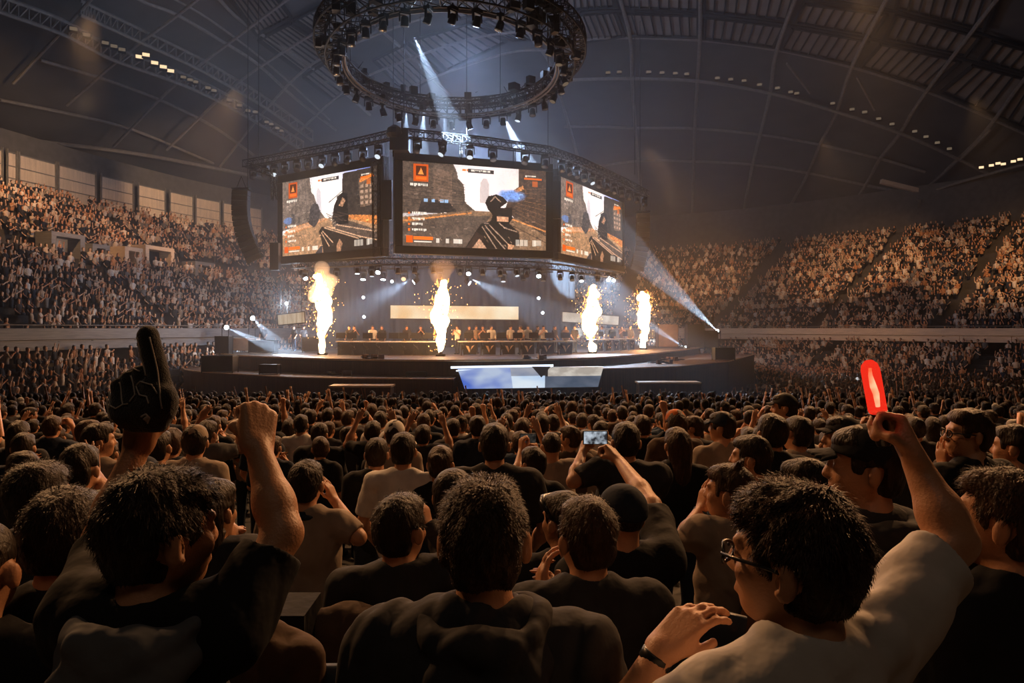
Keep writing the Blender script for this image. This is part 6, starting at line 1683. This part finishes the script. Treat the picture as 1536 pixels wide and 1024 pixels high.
for o_ in bpy.data.objects:
    l_=o_.get('label')
    if l_ and len(l_.replace('-',' ').split())>16: o_['label']=l_.replace(' distinct','').replace('both ','').replace('turned aside','aside'); print('LONG',l_)
# ------------------------------------------------------------------ light
W_=(1,.52,.22); C_=(.55,.74,1.0)
# shafts from the ring truss and under-truss
def shaft(px0,py0,Y0,px1,py1,Y1,power,ang,col=C_,blend=.25):
    a=P(px0,py0,Y0); b=P(px1,py1,Y1); spot(a,b-a,power,ang,col,blend,.03,'shaft_lamp',fwd=.4)
shaft(617,45,31.5,665,158,37.3,120000,10)
for (x,y,x2,y2,e,a) in ((636,158,634,205,60000,10),(696,165,690,215,130000,12),(752,165,785,235,110000,15),(609,160,610,205,40000,9),(666,160,668,215,30000,8)):
    shaft(x,y+4,41.9,x2,y2,45.5,e*2.0,a)
for (x,y,Y,x2,y2,Y2,e,a) in ((458,408,45.2,452,430,44.8,6000,24),(480,404,44.4,482,450,44.6,7000,16),(536,398,42.6,533,450,42.9,22000,18),(575,402,50,573,450,50,14000,18),(545,402,50,543,450,50,12000,18),(625,414,50,580,440,50,26000,26),(700,415,50,760,445,50,26000,28),(755,405,50,755,450,50,10000,16),(785,403,50,790,450,50,7000,16),(872,409,46.4,878,440,46.4,16000,24),(914,410,50.5,915,425,49,6000,40),(660,400,50,658,450,50,6000,22),(820,404,50,822,450,50,8000,16)):
    shaft(x,y,Y,x2,y2,Y2,e*.6,a)
# warm wash from the rig over the audience (back light on the crowd)
for x,y,z in ((-12,42,H+9.5),(-3,37.5,H+12),(6,44,H+9.5)):
    area((x,y,z),(-x*.35,-24,-9.5),WASH,(1,.62,.36),2.5,1.2,'audience_wash',spread=120)
# roof floods onto the stands
def wash(loc,tgt,power,ang,col=W_,blend=.8):
    spot(loc,Vector(tgt)-Vector(loc),power,ang,col,blend,.4,'wash_spot',fwd=0)
for (x,y,z),(a,b,c),e,an in (((-24,42,H+18),(-36,54,H+7),STL,52),((-20,54,H+18),(-33,68,H+6),STL,52),((-26,28,H+16),(-36,40,H+4),STL*.45,50),((-14,68,H+17),(-27,84,H+6),STL*.7,52),
   ((34,54,H+17),(50,70,H+3),STR,56),((28,66,H+17),(40,84,H+4),STR,56),((16,76,H+16),(24,96,H+5),STR*.9,52),((44,42,H+17),(62,56,H+4),STR*.7,56),
   ((10,56,H+14),(26,66,H-3),STR*.35,46),((-12,40,H+14),(-20,54,H-3),STL*.12,50),((16,34,H+16),(26,44,H-4),STR*.16,60)):
    wash((x,y,z),(a,b,c),e,an)
for (x,y,z),(a,b,c),e,an in (((-17,19,H+14),(-1,3.5,H-1),NEAR,60),((17,21,H+14),(2,3.0,H-1),NEAR*1.3,60),((3,22,H+11.5),(0,6,H-1.5),NEAR*.8,70),((-12,26,H+15),(-6,14,H-2),NEAR*.9,70),((14,27,H+15),(6,16,H-2),NEAR*.9,70)):
    wash((x,y,z),(a,b,c),e,an,(1,.50,.21))  # unseen floods added above the view to rim-light the near crowd
# added cool points that tint the haze and the roof blue
point((-3,57,H+13.5),COOL,(.45,.62,1.0),1.2,'haze_fill')
point((-3,47,H+17),COOL*.35,(.45,.62,1.0),1.0,'haze_fill')
point((-9,55,H+2.8),COOL*.16,(.6,.75,1.0),.6,'haze_fill')
# fill points added in the air to lift the roof
point((34,74,H+16),ROOFW,(1,.66,.42),1.5,'roof_fill'); point((-20,50,H+17),ROOFW*.6,(.6,.75,1.),1.5,'roof_fill'); point((8,20,H+22),ROOFW*.35,(1,.72,.5),1.5,'roof_fill')
# stick glow on the raised hand
gp=P(1315,575,1.49); point(gp,.04,(1,.08,.03),.01,'stick_light')
# screens light the haze before them
area(((s1[0]+s1[1])/2+s1[3]*.4+Vector((0,0,H+6.8))),s1[3],SCR,(.95,.82,.72),7.6,4.4,'screen_light')
area(((s2[0]+s2[1])/2+s2[3]*.4+Vector((0,0,H+6.8))),s2[3],SCR*.8,(.95,.82,.72),7.6,4.4,'screen_light')
area(((s3[0]+s3[1])/2+s3[3]*.4+Vector((0,0,H+6.8))),s3[3],SCR*.8,(.95,.82,.72),7.6,4.4,'screen_light')
# starburst lamp
g=MB(); c=P(430,455,47); g.lathe([(.02,-.06),(.1,0),(.02,.06)],12,c,Matrix.Rotation(1.57,3,'X')); o=g.build('bright_lamp',emat('bright_lamp',(.85,.92,1),60),smooth=True); tag(o,'tiny brilliant white lamp above the small tilted banner','lamp')
g=MB(); g.tube(c+Vector((0,.1,.0)),c+Vector((0,.1,-1.1)),.03); o=g.build('lamp_pole',M['metal']); tag(o,'short pole holding the brilliant white lamp','pole')
point(c+Vector((0,-.3,0)),900,(.75,.87,1),.05,'burst_light')
for (x,y,Y) in ((490,434,49),(491,447,49),(545,446,50),(546,475,50),(808,447,50),(814,469,50),(588,422,50)):
    g=MB(); c=P(x,y,Y); g.lathe([(.02,-.05),(.10,0),(.02,.05)],10,c,Matrix.Rotation(1.57,3,'X')); o=g.build('back_lamp',emat('back_lamp',(.8,.9,1),14),smooth=True); tag(o,'small white lamp glowing in the dark behind the stage','lamp','small white lamps in the dark behind the stage')
area((0,-5,H+13),(0,.5,-1),FILL,(1,.72,.5),5,3,'crowd_fill')  # unseen soft fill added above and behind the camera
wash((-27,48,H+15),(-45,60,H+14.5),11000,60,(1,.62,.35)); wash((-22,68,H+16),(-40,84,H+14.5),9000,60,(1,.62,.35))  # spots added to brighten the back wall panels, no fixture modelled
# haze
g=MB(); g.box((5,88,H+13),(150,128,50)); 
m=bpy.data.materials.new('haze'); m.use_nodes=True; nt=m.node_tree; nt.nodes.remove(nt.nodes['Principled BSDF']); v=nt.nodes.new('ShaderNodeVolumeScatter'); v.inputs['Density'].default_value=HAZE; v.inputs['Color'].default_value=(.9,.93,1,1); v.inputs['Anisotropy'].default_value=.35
nt.links.new(v.outputs[0],nt.nodes['Material Output'].inputs['Volume'])
o=g.build('haze',m); tag(o,'thin stage haze filling the whole hall','haze',kind='stuff')
g=MB(); g.box((-3,47,H+7),(46,38,23.6)); m2=bpy.data.materials.new('stage_fog'); m2.use_nodes=True; nt=m2.node_tree; nt.nodes.remove(nt.nodes['Principled BSDF']); v=nt.nodes.new('ShaderNodeVolumeScatter'); v.inputs['Density'].default_value=FOG; v.inputs['Color'].default_value=(.9,.93,1,1); v.inputs['Anisotropy'].default_value=.2
nt.links.new(v.outputs[0],nt.nodes['Material Output'].inputs['Volume'])
o=g.build('stage_fog',m2); tag(o,'denser theatrical fog hanging around the stage and screens','fog',kind='stuff')
m.cycles.volume_sampling='MULTIPLE_IMPORTANCE'
# world, camera, view
w=bpy.data.worlds.new('world'); scene.world=w; w.use_nodes=True; w.node_tree.nodes['Background'].inputs[0].default_value=(.45,.55,.8,1); w.node_tree.nodes['Background'].inputs[1].default_value=0.0
cd=bpy.data.cameras.new('camera'); cam=bpy.data.objects.new('camera',cd); COL.objects.link(cam); cam.location=(0,0,H); cam.rotation_euler=(math.pi/2,0,0)
cd.sensor_width=36; cd.lens=36*F_PX/1536; cd.shift_y=-(512-HY)/1536; cd.clip_end=400; cd.clip_start=.1
scene.camera=cam
vs=scene.view_settings; vs.view_transform='Standard'; vs.look='None'; vs.gamma=1; vs.use_curve_mapping=False; vs.exposure=EXPO
c=scene.cycles; c.max_bounces=4; c.diffuse_bounces=2; c.glossy_bounces=2; c.transmission_bounces=4; c.volume_bounces=0; c.transparent_max_bounces=8; c.caustics_reflective=False; c.caustics_refractive=False
c.sample_clamp_indirect=3; c.use_denoising=True; c.use_adaptive_sampling=True; c.adaptive_threshold=.025; c.use_light_tree=True
